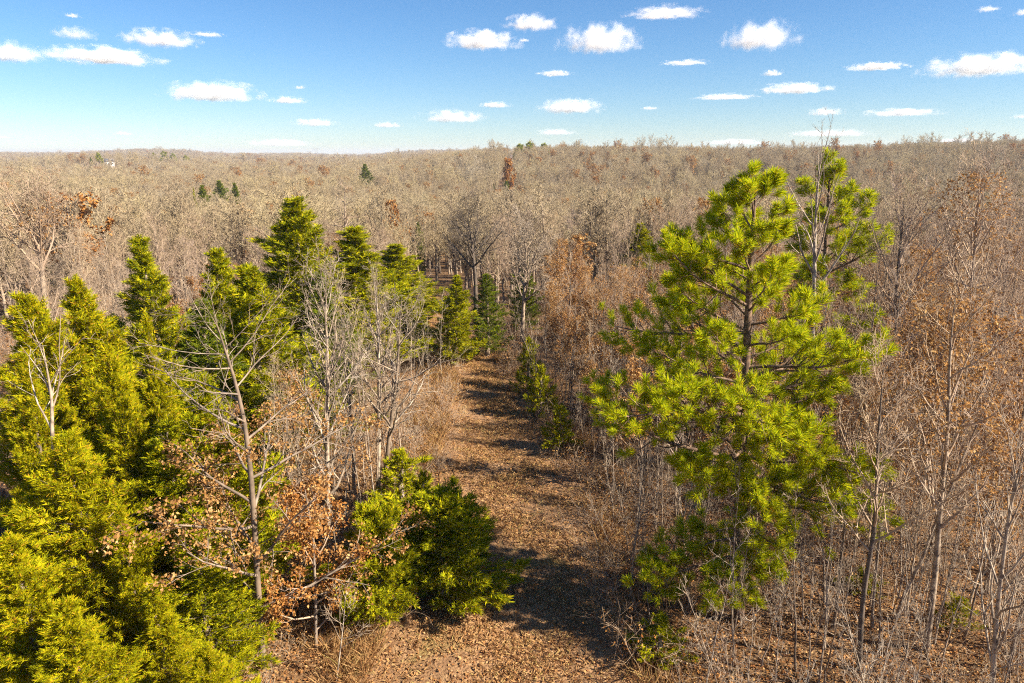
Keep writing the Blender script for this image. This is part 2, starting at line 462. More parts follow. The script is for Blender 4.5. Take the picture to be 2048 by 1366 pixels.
def cedar_kit(name, seed, h=7.0, rad=1.55, nb=170, dens=70, mat='cedar', spray=0.165, nl=9, skirt=0.04, power=0.75, lobes=0.3, droop=0.0):
    rng = R(seed)
    TP, TR = trunk_line(h * 0.96, rng, r0=0.10, wob=0.02, lean=0.015)
    gt = Geo(); gt.tubes(TP[None], TR[None], 6)
    u = skirt + (1 - skirt) * (np.arange(nb) + rng.random(nb)) / nb
    u = u ** 0.85
    az = np.arange(nb) * 2.399 + rng.normal(0, 0.3, nb)
    lob = 1 + lobes * np.sin(az * 2 + rng.random() * 6 + u * 5) * np.sin(u * 9 + rng.random() * 6)
    Lr = rad * np.clip((1 - u), 0, 1) ** power * np.clip(0.55 + u * 4, 0, 1) * lob * (0.42 + 0.75 * rng.random(nb)) + 0.04
    el = np.radians(5 + 50 * u ** 1.3 + rng.normal(0, 7, nb) - droop)
    n = 6
    d = np.stack([np.cos(az) * np.cos(el), np.sin(az) * np.cos(el), np.sin(el)], 1)
    pts = [np.stack([np.interp(u * h, TP[:, 2], TP[:, 0]), np.interp(u * h, TP[:, 2], TP[:, 1]), np.minimum(u * h, h * .97)], 1)]
    for k in range(n - 1):
        d = nrm(d + UP * 0.09 + rng.normal(0, .07, d.shape)); pts.append(pts[-1] + d * (Lr / (n - 1))[:, None] * 1.03)
    B = np.stack(pts, 1)
    BR = np.maximum(0.022 * (Lr / rad)[:, None] * np.linspace(1, .25, n)[None], 0.004)
    gt.tubes(B, BR, 3)
    g = Geo()
    cnt = np.maximum((Lr * dens).astype(int), 6)
    bi = np.repeat(np.arange(nb), cnt); N = len(bi)
    t = rng.random(N) ** 0.62 * 0.98 + 0.02
    p, T = interp_poly(B[bi], t[:, None]); p = p[:, 0]; T = T[:, 0]
    off = rng.normal(0, 1, (N, 3)); off -= T * (off * T).sum(1, keepdims=True)
    off = nrm(off) * (rng.random(N) ** .6 * 0.34 * np.clip(1.15 - t, .12, 1) * np.clip(Lr[bi], .15, 1.3))[:, None]
    D = T + off * 2.2 + rng.normal(0, .28, (N, 3)) + UP * 0.22
    sprays(g, p + off, D, spray * (0.7 + .6 * rng.random(N)), rng, nl)
    # leader
    m = 26; z = h * (0.86 + 0.14 * rng.random(m))
    pp = np.stack([np.full(m, TP[-1, 0]), np.full(m, TP[-1, 1]), z], 1) + rng.normal(0, .05, (m, 3)) * (h - z)[:, None]
    sprays(g, pp, UP + rng.normal(0, .35, (m, 3)), np.full(m, spray), rng, nl)
    return [('trunk', gt.mesh(name + '_trunk', M['bark_grey'])), ('crown', g.mesh(name + '_crown', M[mat], False))]


def tufts(geo, P, D, size, rng, nn=44, spread=(0.15, 1.1), wid=0.014):
    N = len(P); D = nrm(D)
    ref = np.where(np.abs(D[:, 2:3]) > .9, np.array([1.0, 0, 0]), UP)
    U = nrm(np.cross(D, ref)); V = np.cross(D, U)
    a = rng.uniform(spread[0], spread[1], (N, nn)); ph = rng.random((N, nn)) * 6.283
    d = np.cos(a)[..., None] * D[:, None] + np.sin(a)[..., None] * (np.cos(ph)[..., None] * U[:, None] + np.sin(ph)[..., None] * V[:, None])
    d = nrm(d + UP * 0.05)
    o = P[:, None] + D[:, None] * (rng.random((N, nn, 1)) - .6) * (size * .75)[:, None, None]
    L = (size[:, None] * rng.uniform(.75, 1.1, (N, nn)))[..., None]
    s = nrm(np.cross(d, rng.normal(0, 1, d.shape))) * (wid * (size[:, None, None] / .25))
    tipv = o + d * L
    tipv[..., 2] -= (L[..., 0] ** 2) * 0.25
    v = np.stack([o - s * .25, o + d * L * .55 + s * .5, tipv, o + d * L * .55 - s * .5], 2)
    i = np.arange(N * nn)[:, None] * 4
    geo.add(v.reshape(-1, 3), t=np.concatenate([i + [0, 1, 2], i + [0, 2, 3]], 1).reshape(-1, 3))


def pine_parts(name, seed, TP, TR, limbs, nn=40, size=0.25, sec=1.0, old=0.12):
    """limbs: list of (height, azimuth, length, elevation). Returns trunk mesh, [(limb mesh, needle mesh, old needle mesh)]"""
    rng = R(seed)
    gt = Geo(); gt.tubes(TP[None], TR[None], 9)
    tm = gt.mesh(name + '_trunk', M['pine_bark'])
    out = []
    for (z, az, L, el) in limbs:
        x = np.interp(z, TP[:, 2], TP[:, 0]); y = np.interp(z, TP[:, 2], TP[:, 1]); tr = np.interp(z, TP[:, 2], TR)
        n = 8; d = np.array([cos(az) * cos(el), sin(az) * cos(el), sin(el)]); p = np.array([x, y, z]); pts = [p]
        for k in range(n - 1):
            bend = -0.03 if k < 3 else 0.10
            d = nrm(d + UP * bend + rng.normal(0, .08, 3)); pts.append(pts[-1] + d * L / (n - 1))
        B = np.stack(pts)[None]
        r0 = min(tr * .6, 0.012 + 0.014 * L)
        BR = (r0 * np.linspace(1, .25, n))[None]
        gl = Geo(); gl.tubes(B, BR, 5)
        m = max(int(L * 5.2 * sec), 3)
        S, Sr = grow(B, BR, m, 0.28, 1.0, 0.85, 0.2, lambda t, pl: np.clip(0.42 * pl * (1.1 - .75 * t), 0.22, 1.1), 4, 0.17, .1, rng, .55, .4, .006)
        gl.tubes(S, Sr, 3)
        gn = Geo(); go = Geo()
        # tufts at the end of every side shoot and along it
        tt = rng.random((len(S), 2)) * .55 + .4
        p2, T2 = interp_poly(S, tt)
        P = np.concatenate([S[:, -1], B[0, -1:], p2.reshape(-1, 3)]); T = np.concatenate([S[:, -1] - S[:, -2], B[0, -1:] - B[0, -2:-1], T2.reshape(-1, 3)])
        k3 = rng.random(len(P)) < np.concatenate([np.ones(len(S) + 1), np.full(len(S) * 2, .62)])
        P, T = P[k3], T[k3]
        D = nrm(T) + UP * 0.55 + rng.normal(0, .18, T.shape)
        tufts(gn, P, D, size * rng.uniform(.8, 1.2, len(P)), rng, nn)
        ko = rng.random(len(P)) < old
        if ko.any():
            po = P[ko] - nrm(D[ko]) * size * .55
            tufts(go, po, D[ko], np.full(len(po), size * .8), rng, 16, (.5, 1.4))
        out.append((gl.mesh(name + '_limb', M['pine_bark']), gn.mesh(name + '_needles', M['needle'], False), go.mesh(name + '_old', M['needle_old'], False) if ko.any() else None))
    return tm, out


def build_pine(name, seed, label, loc, TP, TR, limbs, group=None, **kw):
    tm, parts = pine_parts(name, seed, TP, TR, limbs, **kw)
    o = thing('pine_tree', label, 'pine tree', loc, group=group)
    link('trunk', tm, o)
    for lm, nm, om in parts:
        l = link('limb', lm, o); link('needles', nm, l)
        if om: tag(link('needles', om, l), 'old yellowing needles')
    return o


# ------------------------------------------------------------------ the big pine beside the track and the one behind it
base = at(1478, 1245); Yp = base[1]
def rel(px, py, Y=None, b=None):
    b = base if b is None else b
    return atY(px, py, b[1] if Y is None else Y) - b
tp = np.array([rel(1478, 1245), rel(1478, 1120), rel(1479, 1000), rel(1484, 880), rel(1490, 760), rel(1496, 650), rel(1502, 540), rel(1506, 450), rel(1512, 374)])
tp[0] = 0; tp[:, 1] += np.array([0, .02, .05, 0, -.04, .02, .06, .0, 0])
PH = tp[-1, 2]
tr = np.array([.17, .15, .14, .125, .11, .095, .07, .045, .02])
zL = [1.5, 2.4, 3.4, 4.2, 5.4, 6.3, 6.9, 8.1, 8.9, 10.0, 11.0, 11.9, 12.6]
rL = [2.2, 3.0, 1.6, 1.4, 2.7, 4.3, 4.0, 2.6, 3.1, 2.4, 1.5, 0.8, 0.3]
rR = [0.8, 0.9, 1.6, 2.0, 2.6, 3.0, 3.1, 2.7, 2.0, 1.6, 1.4, 0.9, 0.3]
rng = R(11)
limbs = []
nl = 64
for i in range(nl):
    z = 1.7 + (PH - 2.0) * ((i + rng.random() * .6) / nl) ** 1.2
    az = i * 2.399 + rng.normal(0, .25)
    wl = 0.5 - 0.5 * cos(az)                       # 1 towards -X (left)
    L = np.interp(z, zL, rL) * wl + np.interp(z, zL, rR) * (1 - wl)
    L *= rng.uniform(.68, 1.02) * (1 - 0.18 * abs(sin(az)))
    if 2.9 < z < 3.9 and rng.random() < .4: continue
    el = radians(np.interp(z, [1.5, 5, 8, 11, 12.6], [-8, 5, 22, 48, 62])) + rng.normal(0, .1)
    limbs.append((z, az, max(L, .35), el))
# the long bare-based limb to the left, the low limb to the right and a few that shape the outline
limbs += [(5.9, -.5, 3.2, radians(2)), (4.7, -.9, 2.6, radians(-4)), (4.4, -.35, 2.9, radians(-2)), (4.2, -1.9, 2.2, radians(-4)), (5.4, -2.2, 2.6, 0.0), (6.2, -1.3, 2.6, radians(4)), (7.0, -1.8, 2.6, radians(8)), (3.6, -1.4, 2.0, radians(-6)), (2.5, -2.3, 2.2, radians(-6)), (4.9, -1.6, 2.0, 0.0), (2.3, -1.2, 1.5, radians(-8)), (7.4, .5, 3.0, radians(12)), (7.7, -.35, 3.0, radians(8)), (5.1, pi - .05, 4.3, radians(16)), (3.9, -.15, 3.6, radians(-6)), (8.6, pi - .3, 3.6, radians(2)), (2.2, pi + .25, 3.0, radians(-2)), (6.6, pi + .35, 4.2, radians(4)), (6.9, 0.1, 3.1, radians(10)),
          (10.2, pi - .1, 2.3, radians(35)), (9.3, pi + .4, 2.7, radians(25)), (11.2, pi * .9, 1.2, radians(60)), (11.7, .2, .9, radians(62)), (12.0, 2.6, .6, radians(75))]
build_pine('big_pine', 21, 'tall yellow-green pine with long spreading limbs beside the leafy track', base, tp, tr, limbs, nn=72, size=.245, sec=1.3)

b2 = atY(1648, 500, 31.0); b2[2] = float(ground_z(b2[0], b2[1]))
tp2 = np.array([rel(1640, 905, b=b2), rel(1645, 700, b=b2), rel(1650, 520, b=b2), rel(1655, 420, b=b2), rel(1662, 318, b=b2)]); tp2[0] = (tp2[0][0], 0, 0)
H2 = tp2[-1, 2]; rng = R(12); limbs2 = []
for i in range(34):
    z = H2 * (.36 + .62 * (i + rng.random() * .7) / 34); az = i * 2.399 + rng.normal(0, .3)
    L = np.interp(z / H2, [.35, .5, .62, .72, .85, 1], [1.6, 2.4, 3.0, 2.6, 1.8, .4]) * rng.uniform(.65, 1.05) * (1 - .25 * (1 if cos(az) < 0 else 0) * (z / H2 < .8))
    limbs2.append((z, az, max(L, .4), radians(np.interp(z / H2, [.3, .7, 1], [5, 28, 62])) + rng.normal(0, .12)))
build_pine('back_pine', 22, 'pine with dark upswept top standing behind the tall yellow-green pine', b2, tp2, np.array([.16, .13, .1, .07, .025]), limbs2, nn=44, size=.34, sec=1.1, old=.05)

# ------------------------------------------------------------------ cedars
CK = {
    'green': [cedar_kit('cedar_green_%d' % i, 40 + i, rad=[1.6, 1.8, 1.5][i], power=[.8, .7, .95][i]) for i in range(3)],
    'gold': [cedar_kit('cedar_gold_%d' % i, 50 + i, mat='cedar_gold', rad=[1.6, 1.75, 1.45][i], nb=190, power=[.8, .7, .95][i]) for i in range(3)],
    'dark': [cedar_kit('cedar_dark_%d' % i, 60 + i, mat='cedar_dark', rad=[1.55, 1.4][i], nb=150, power=.75, dens=46) for i in range(2)],
    'bush': [cedar_kit('cedar_bush_%d' % i, 70 + i, h=3.4, rad=1.7, nb=120, dens=66, mat='cedar', skirt=.02, power=.5, lobes=.4, spray=.19) for i in range(2)],
    'low': [cedar_kit('cedar_small_%d' % i, 80 + i, h=2.0, rad=.75, nb=46, dens=50, mat='cedar', spray=.16, power=.7) for i in range(2)],
}
NOMH = {'green': 7., 'gold': 7., 'dark': 7., 'bush': 3.4, 'low': 2.0}
NOMR = {'green': 1.5, 'gold': 1.6, 'dark': 1.5, 'bush': 1.7, 'low': .75}
cedar_spots = []


def cedar(kind, var, px, py, Y, wpx, label, group='cedars growing along the track', rz=None):
    top = atY(px, py, Y); gz = float(ground_z(top[0], Y)); h = top[2] - gz
    depth = Y * cos(PITCH) + (CAM_H - h * .4) * sin(PITCH)
    rad = wpx / FPX * depth / 2
    s = rad / NOMR[kind] * (1.42 if Y < 23 and kind != 'low' else 1.55 if 23 <= Y < 48 and px < 860 else 1.15); sz = h / NOMH[kind]
    ks = CK[kind]; i = len(cedar_spots)
    cedar_spots.append((top[0], Y, rad))
    return place(ks[var % len(ks)], 'cedar_tree', label, 'cedar tree', (top[0], Y, gz - .03), (i * 1.7) if rz is None else rz, (s, s, sz), group)


cedar('gold', 0, 170, 555, 21.0, 250, 'tallest golden cedar with a broad orange-tipped top')
cedar('gold', 1, 55, 585, 20.0, 230, 'golden cedar cut by the picture edge beside the tallest golden cedar')
cedar('gold', 2, 290, 628, 18.0, 150, 'yellow-green cedar with a thin spire in front of the tallest golden cedar')
cedar('gold', 0, 225, 690, 17.2, 200, 'yellow cedar filling the middle of the golden cedar clump')
cedar('gold', 2, 45, 700, 17.0, 200, 'yellow cedar behind the dead bare tree at the picture edge')
cedar('green', 1, 405, 745, 17.0, 230, 'green cedar just behind the pale crooked tree with tan leaves')
cedar('green', 0, 320, 850, 15.6, 250, 'shaded green cedar in the dark middle of the golden clump')
cedar('gold', 1, 140, 872, 13.9, 290, 'foremost tall golden cedar below the dead bare tree')
cedar('gold', 0, 20, 1060, 11.6, 280, 'golden cedar filling the lower left corner of the picture')
cedar('green', 2, 375, 1030, 14.0, 220, 'green cedar under the long limbs of the crooked tan-leaved tree')
cedar('gold', 2, 300, 1165, 12.6, 210, 'low yellow cedar beside the dark gap at the bottom')
cedar('gold', 1, 420, 1290, 11.4, 180, 'low bright yellow cedar at the foot of the crooked tan-leaved tree')
cedar('gold', 0, 120, 1190, 11.0, 260, 'yellow cedar between the corner cedar and the foremost golden cedar')
cedar('gold', 2, 105, 750, 18.4, 220, 'yellow cedar half hidden behind the dead bare grey tree')
cedar('gold', 1, 245, 800, 16.0, 200, 'yellow-green cedar right behind the foremost tall golden cedar')
cedar('green', 0, 345, 690, 19.6, 200, 'green cedar between the thin spire cedar and the crooked tan-leaved tree')
cedar('gold', 0, 55, 935, 14.6, 220, 'golden cedar between the picture edge and the foremost tall golden cedar')
cedar('gold', 2, 235, 1010, 13.4, 180, 'narrow yellow cedar at the edge of the dark gap in the golden clump')
cedar('green', 2, 298, 470, 28.0, 210, 'slim cedar with a pointed tip behind the golden clump')
cedar('green', 0, 436, 495, 31.0, 170, 'slim pale cedar among bare twigs behind the golden clump')
cedar('green', 1, 490, 530, 26.0, 230, 'broad green cedar behind the tall pale many-branched tree')
cedar('dark', 0, 395, 600, 24.0, 220, 'dark shaded cedar between the golden clump and the broad green cedar')
cedar('green', 1, 600, 398, 36.0, 230, 'tall dark cedar with a rounded point above the bare wood')
cedar('green', 0, 695, 452, 40.0, 240, 'green cedar close beside the tall dark cedar')
cedar('green', 0, 775, 490, 46.0, 190, 'green cedar furthest along the left edge of the track')
cedar('green', 2, 812, 540, 43.0, 100, 'small cedar at the left edge of the narrow far track')
cedar('dark', 1, 640, 545, 33.0, 190, 'shaded cedar at the foot of the tall dark cedar')
cedar('green', 0, 905, 550, 41.0, 125, 'bright conical cedar standing where the track narrows')
cedar('dark', 1, 972, 548, 43.5, 130, 'dark cedar touching the bright conical cedar by the track')
cedar('bush', 0, 742, 1035, 16.9, 185, 'dark bushy cedar at the foot of the pale trees', rz=1.0)
cedar('bush', 1, 880, 1000, 18.0, 240, 'wide bushy cedar reaching out over the track edge', rz=2.2)
cedar('low', 0, 800, 905, 23.0, 110, 'small cedar below the double-trunked tree')
cedar('low', 1, 845, 945, 21.5, 80, 'low cedar sprig between the double-trunked tree and the wide bushy cedar')
cedar('green', 1, 1288, 448, 60.0, 120, 'distant cedar poking out of the bare wood left of the tall pine')
cedar('dark', 0, 1052, 520, 50.0, 95, 'cedar partly hidden by the white-limbed bare tree')
cedar('low', 0, 1058, 680, 36.5, 70, 'small cedar at the right edge of the track in front of bare stems')
cedar('low', 1, 1078, 735, 32.5, 75, 'slim small cedar midway along the right edge of the track')
cedar('low', 0, 1122, 815, 28.5, 80, 'sparse little cedar at the bend of the track edge')
cedar('low', 1, 1332, 1240, 15.2, 130, 'shaded little cedar left of the big pine trunk')
cedar('low', 0, 1922, 1195, 16.6, 80, 'small yellow-green cedar under the bare stems near the white-twigged tree')
cedar('low', 1, 1722, 1140, 18.2, 90, 'small cedar among the dark bare stems beyond the big pine')
cedar('dark', 1, 2030, 440, 60.0, 70, 'dark cedar among bare trees at the far right edge of the picture')
cedar('dark', 0, 1013, 362, 225.0, 40, 'lone dark conifer below the orange tree on the hillside', 'far evergreens')
for i, (px, py, Y, wp) in enumerate([(402, 370, 165, 66), (440, 361, 185, 80), (470, 366, 160, 56)]):
    cedar('dark', i, px, py, Y, wp, ['dark far conifer, first of three in the flat wood', 'dark far conifer, middle of three in the flat wood', 'dark far conifer, last of three in the flat wood'][i], 'far evergreens')
cedar('green', 1, 386, 376, 150.0, 16, 'thin bright green far conifer below the three dark ones', 'far evergreens')
cedar('dark', 1, 730, 328, 270.0, 60, 'dark round evergreen low on the left shoulder of the ridge', 'far evergreens')
cedar('dark', 0, 1880, 480, 55.0, 60, 'shaded cedar behind the tan-leaved tree on the right', 'far evergreens')

# ------------------------------------------------------------------ hero bare trees
def px_trunk(pts, Y, radii, seed=0):
    b = at(*pts[0]) if Y is None else None
    if b is None:
        b = atY(pts[0][0], pts[0][1], Y); b[2] = float(ground_z(b[0], b[1]))
    rng = R(seed)
    P = np.array([atY(x, y, b[1]) - b for x, y in pts]); P[0] = 0
    P[1:, 1] += rng.normal(0, .08, len(P) - 1)
    s = np.linspace(0, 1, len(P)); t = np.linspace(0, 1, 14)
    Q = np.stack([np.interp(t, s, P[:, k]) for k in range(3)], 1)
    Q[1:-1] = (Q[:-2] + 2 * Q[1:-1] + Q[2:]) / 4; Q[0] = (0, 0, -.05)
    return b, (Q, np.interp(t, np.linspace(0, 1, len(radii)), radii))


def hero(label, pts, radii, Y=None, seed=1, name='bare_tree', cat='bare tree', **kw):
    b, tk = px_trunk(pts, Y, radii, seed)
    kit = bare_kit('hero%d' % seed, seed, trunk=tk, split_limbs=True, **kw)
    return place(kit, name, label, cat, b)


hero('pale crooked tree with tan leaves on its long low limbs, among cedars', [(527, 1335), (516, 1150), (512, 1000), (492, 860), (468, 760), (448, 690), (425, 625)], [.085, .078, .068, .055, .038, .024, .008],
     seed=101, limbs=26, t0=.08, ang=1.12, limb_len=.37, tw1=7, tw2=4, tw3=1, up=.04, taperlen=.62, leaf='leaf_tan', nleaf=8000, leaf_t=(0, .7), leaf_size=.08, bark='bark_grey', twig='bark_grey', rmin=.005, name='oak_tree', cat='oak tree')
hero('young oak thick with russet leaves beside the crooked pale trunk', [(632, 1300), (630, 1180), (622, 1080), (606, 970)], [.05, .04, .03, .012], seed=102, limbs=16, t0=.10, ang=1.0, limb_len=.36, tw1=6, tw2=4, tw3=0, jit=.2,
     leaf='leaf_rust', nleaf=6500, leaf_size=.085, bark='bark_grey', name='oak_tree', cat='oak tree')
hero('tall pale straight tree with a dense fan of bare upswept branches', [(657, 1152), (654, 1000), (655, 850), (656, 740), (653, 640), (650, 560)], [.085, .08, .07, .05, .03, .01], seed=103, limbs=30, t0=.2, ang=.55, limb_len=.28,
     tw1=7, tw2=4, tw3=1, up=.14, bark='bark_pale', twig='bark_pale', rmin=.0055)
hero('leaning trunk of the double-trunked bare tree left of the track', [(768, 1000), (772, 930), (782, 840), (794, 760), (798, 680), (804, 590)], [.10, .09, .075, .055, .035, .01], seed=104, limbs=20, t0=.3, ang=.75, limb_len=.36, tw1=7, tw2=4, tw3=1, up=.06,
     bark='bark_grey', twig='bark_pale', rmin=.0055)
hero('upright trunk of the double-trunked bare tree left of the track', [(756, 998), (758, 900), (757, 790), (756, 680), (752, 570)], [.09, .08, .065, .045, .01], seed=105, limbs=20, t0=.34, ang=.6, limb_len=.30, tw1=7, tw2=4, tw3=1, up=.1,
     bark='bark_pale', twig='bark_pale', rmin=.0055)
hero('darker twin-stemmed bare tree between the fan-branched and double-trunked trees', [(708, 985), (706, 900), (700, 820), (690, 740), (684, 660)], [.075, .065, .05, .035, .01], seed=106, limbs=18, t0=.35, ang=.6, limb_len=.28, tw1=6, tw2=4, tw3=1, twig='bark_pale', bark='bark_grey')
hero('white-limbed bare tree spreading above the cedars right of the narrow track', [(1044, 690), (1046, 620), (1050, 560), (1052, 500), (1050, 450)], [.15, .13, .10, .06, .015], Y=46, seed=107, limbs=24, t0=.3, ang=.8, limb_len=.40,
     tw1=9, tw2=6, tw3=2, up=.1, bark='bark_pale', twig='bark_pale', rmin=.012)
hero('dark-limbed bare tree with a forked trunk where the track vanishes', [(952, 640), (951, 560), (946, 510), (940, 460), (932, 430)], [.17, .15, .11, .06, .02], Y=52, seed=108, limbs=16, t0=.32, ang=.85, limb_len=.48, tw1=9, tw2=6, tw3=2, up=.1,
     bark='bark_dark', twig='bark_dark', rmin=.010)
hero('slim white-stemmed tree rising past the skyline between the two pines', [(1628, 800), (1630, 620), (1631, 490), (1634, 385), (1643, 278)], [.09, .08, .06, .035, .008], Y=25, seed=109, limbs=15, t0=.3, ang=.5, limb_len=.2, tw1=4, tw2=3, tw3=0, up=.12,
     bark='bark_pale', twig='bark_pale', rmin=.0055)
hero('yellowish bare tree with upright limbs above the golden cedars', [(88, 640), (84, 560), (80, 500), (78, 450), (76, 410)], [.15, .13, .09, .05, .012], Y=38, seed=110, limbs=24, t0=.3, ang=.6, limb_len=.42, tw1=9, tw2=5, tw3=2, up=.13, bark='bark_pale',
     twig='twig', leaf='leaf_tan', nleaf=500, leaf_size=.12, rmin=.011)
hero('bare dead-looking spire tree with short level branches above the wood', [(692, 560), (691, 470), (690, 420), (689, 366)], [.12, .09, .06, .012], Y=60, seed=111, limbs=26, t0=.2, ang=1.3, limb_len=.24, tw1=5, tw2=3, tw3=0, up=.02, taperlen=.8, bark='bark_grey', rmin=.012)
hero('dead bare grey tree standing up out of the golden cedars', [(118, 1010), (110, 890), (100, 800), (88, 690)], [.05, .045, .032, .009], Y=14.6, seed=112, limbs=7, t0=.45, ang=.5, limb_len=.26, tw1=4, tw2=2, tw3=0, up=.04, bark='bark_pale', twig='bark_pale', rmin=.0055)
hero('white-twigged bare tree closest to the lower right corner', [(1988, 1420), (1996, 1300), (2005, 1150), (2022, 1000), (2040, 880)], [.055, .05, .042, .03, .008], Y=13.0, seed=113, limbs=17, t0=.12, ang=.55, limb_len=.42, tw1=6, tw2=4, tw3=0, up=.08,
     bark='bark_pale', twig='bark_pale', rmin=.006)
hero('leaning pale tree with tan leaves in the bare wood beyond the big pine', [(1852, 1300), (1868, 1150), (1882, 1000), (1893, 860), (1902, 720), (1915, 600)], [.085, .075, .06, .05, .03, .01], seed=114, limbs=20, t0=.3, ang=.8, limb_len=.32, tw1=7, tw2=4, tw3=1,
     bark='bark_pale', twig='twig', leaf='leaf_tan', nleaf=1500, leaf_size=.10, name='oak_tree', cat='oak tree')
hero('dark-trunked bare tree leaning slightly in the wood beyond the big pine', [(1718, 1342), (1728, 1200), (1745, 1040), (1752, 900), (1770, 740)], [.07, .06, .05, .035, .01], seed=115, limbs=18, t0=.35, ang=.8, limb_len=.3, bark='bark_dark', twig='twig')
hero('tall bare tree holding a few tan leaves near the skyline on the right', [(1935, 900), (1938, 720), (1945, 560), (1955, 440), (1962, 345)], [.10, .085, .06, .04, .01], Y=27, seed=116, limbs=24, t0=.35, ang=.6, limb_len=.30, tw1=7, tw2=4, tw3=2,
     leaf='leaf_tan', nleaf=1100, leaf_t=(.6, 1), leaf_size=.11, bark='bark_grey', twig='twig', name='oak_tree', cat='oak tree')
hero('tall bare dark-stemmed tree right of the back pine', [(1788, 900), (1790, 720), (1793, 580), (1800, 470), (1812, 395)], [.10, .09, .06, .04, .01], Y=28, seed=117, limbs=24, t0=.35, ang=.65, limb_len=.32, tw1=7, tw2=5, tw3=2, bark='bark_dark', twig='twig')
hero('little bare sapling with white twigs on the leafy verge at the bottom', [(672, 1366), (680, 1310), (686, 1250), (690, 1200)], [.022, .018, .012, .005], seed=118, limbs=9, t0=.35, ang=.9, limb_len=.45, tw1=5, tw2=2, tw3=0, bark='bark_pale', twig='bark_pale', rmin=.006)

# ------------------------------------------------------------------ the wood: single trees near the track
SLIM = [bare_kit('slim_tree_%d' % i, 200 + i, h=9.0, r0=.062, limbs=17, t0=.34, ang=.62, limb_len=.24, tw1=5, tw2=4, tw3=1, up=.10, rmin=.0055, bark=['bark_pale', 'bark_grey', 'bark_pale', 'bark_dark', 'bark_grey'][i % 5], twig='twig') for i in range(5)]
WIDE = [bare_kit('wide_tree_%d' % i, 220 + i, h=9.0, r0=.10, limbs=22, t0=.28, ang=.75, limb_len=.36, tw1=8, tw2=5, tw3=2, up=.11, bark=['bark_pale', 'bark_grey', 'bark_pale'][i % 3], twig=['twig', 'twig', 'bark_pale'][i % 3], rmin=.008) for i in range(4)]
POLE = [bare_kit('pole_tree_%d' % i, 240 + i, h=7.0, r0=.04, limbs=12, t0=.3, ang=.7, limb_len=.20, tw1=4, tw2=2, tw3=0, up=.08, bark=['bark_pale', 'bark_pale', 'bark_grey', 'bark_pale'][i % 4], twig='bark_pale') for i in range(4)]
OAKS = [bare_kit('leafy_oak_%d' % i, 260 + i, h=6.5, r0=.06, limbs=18, t0=.2, ang=.8, limb_len=.34, tw1=6, tw2=4, tw3=0, bark='bark_grey', leaf=['leaf_tan', 'leaf_brown', 'leaf_tan'][i % 3], nleaf=[3200, 3600, 2000][i % 3], leaf_size=.10) for i in range(3)]

rng = R(77)
taken = [(base[0], base[1], 1.2)]
counts = {'bare': 0, 'oak': 0, 'sap': 0}


def free(x, y, r):
    for (a, b, q) in taken:
        if (x - a) ** 2 + (y - b) ** 2 < (r + q) ** 2: return False
    return True


def in_view(x, y, margin=60):
    dpt = y * cos(PITCH) + CAM_H * sin(PITCH)
    return abs(x) / dpt * FPX < 1024 + margin


def scatter(n, x0, x1, y0, y1, gap, margin=.6, tries=40, avoid_cedar=.5, bias=1.0):
    out = []
    for _ in range(n):
        for _ in range(tries):
            x = rng.uniform(x0, x1); y = y0 + (y1 - y0) * rng.random() ** bias
            if off_track(x, y) < margin or not in_view(x, y) or not free(x, y, gap): continue
            if any((x - a) ** 2 + (y - b) ** 2 < (q * avoid_cedar) ** 2 for a, b, q in cedar_spots): continue
            taken.append((x, y, gap)); out.append((x, y)); break
    return out


LATER = []


def plant(kits, name, cat, x, y, h, nomh, look, group, wmul=1.0):
    s = h / nomh; k = kits[rng.integers(len(kits))]
    sw = s * wmul * rng.uniform(.85, 1.15)
    o = place(k, name, None, cat, (x, y, float(sheet_z(np.array([x]), np.array([y]))[0]) - .04), rng.random() * 6.28, (sw, sw, s), group, (rng.normal(0, .035), rng.normal(0, .035)))
    tone = {'bark_pale': 'pale', 'bark_grey': 'grey', 'bark_dark': 'dark'}[k[0][1].materials[0].name]
    if len(k) > 2: tone = {'tan_leaf': 'tan-leaved', 'rust_leaf': 'rust-leaved', 'brown_leaf': 'brown-leaved'}[k[2][1].materials[0].name]
    LATER.append((o, (('short ' if h < 4.2 else 'tall ') if name == 'sapling' else '') + look % tone, x, y))


# right of the track: a close stand of thin stems
for (x, y) in scatter(100, 3.5, 32, 14.5, 46, .28, 2.2):
    far = smooth(16, 40, y)
    plant(SLIM, 'bare_tree', 'bare tree', x, y, rng.uniform(5.5, 8.0) + 2.6 * smooth(6, 20, x), 9.0, 'thin %s-stemmed bare tree', 'thin bare trees right of the track', 1.0)
for (x, y) in scatter(34, 7, 60, 34, 70, .8, 1.5):
    plant(WIDE, 'bare_tree', 'bare tree', x, y, rng.uniform(7, 9.5) + 1.2 * smooth(10, 30, x), 9.0, 'spreading %s-trunked bare tree', 'spreading bare trees right of the track')
for (x, y) in scatter(250, 3.0, 24, 13.5, 40, .12, .35):
    plant(POLE, 'sapling', 'sapling', x, y, rng.uniform(2.8, 6.2), 7.0, 'bare %s sapling', 'bare saplings right of the track')
for (x, y) in scatter(60, 3.2, 30, 22, 58, .5, 1.8):
    plant(OAKS, 'oak_tree', 'oak tree', x, y, rng.uniform(4.2, 7.0), 6.5, 'young %s oak', 'brown-leaved young oaks right of the track')
LEAFY = [bare_kit('slim_oak_%d' % i, 270 + i, h=7.5, r0=.05, limbs=16, t0=.25, ang=.7, limb_len=.25, tw1=5, tw2=4, tw3=0, bark=['bark_pale', 'bark_grey'][i % 2], leaf=['leaf_tan', 'leaf_tan', 'leaf_brown'][i], nleaf=[1200, 1700, 1100][i], leaf_size=.09) for i in range(3)]
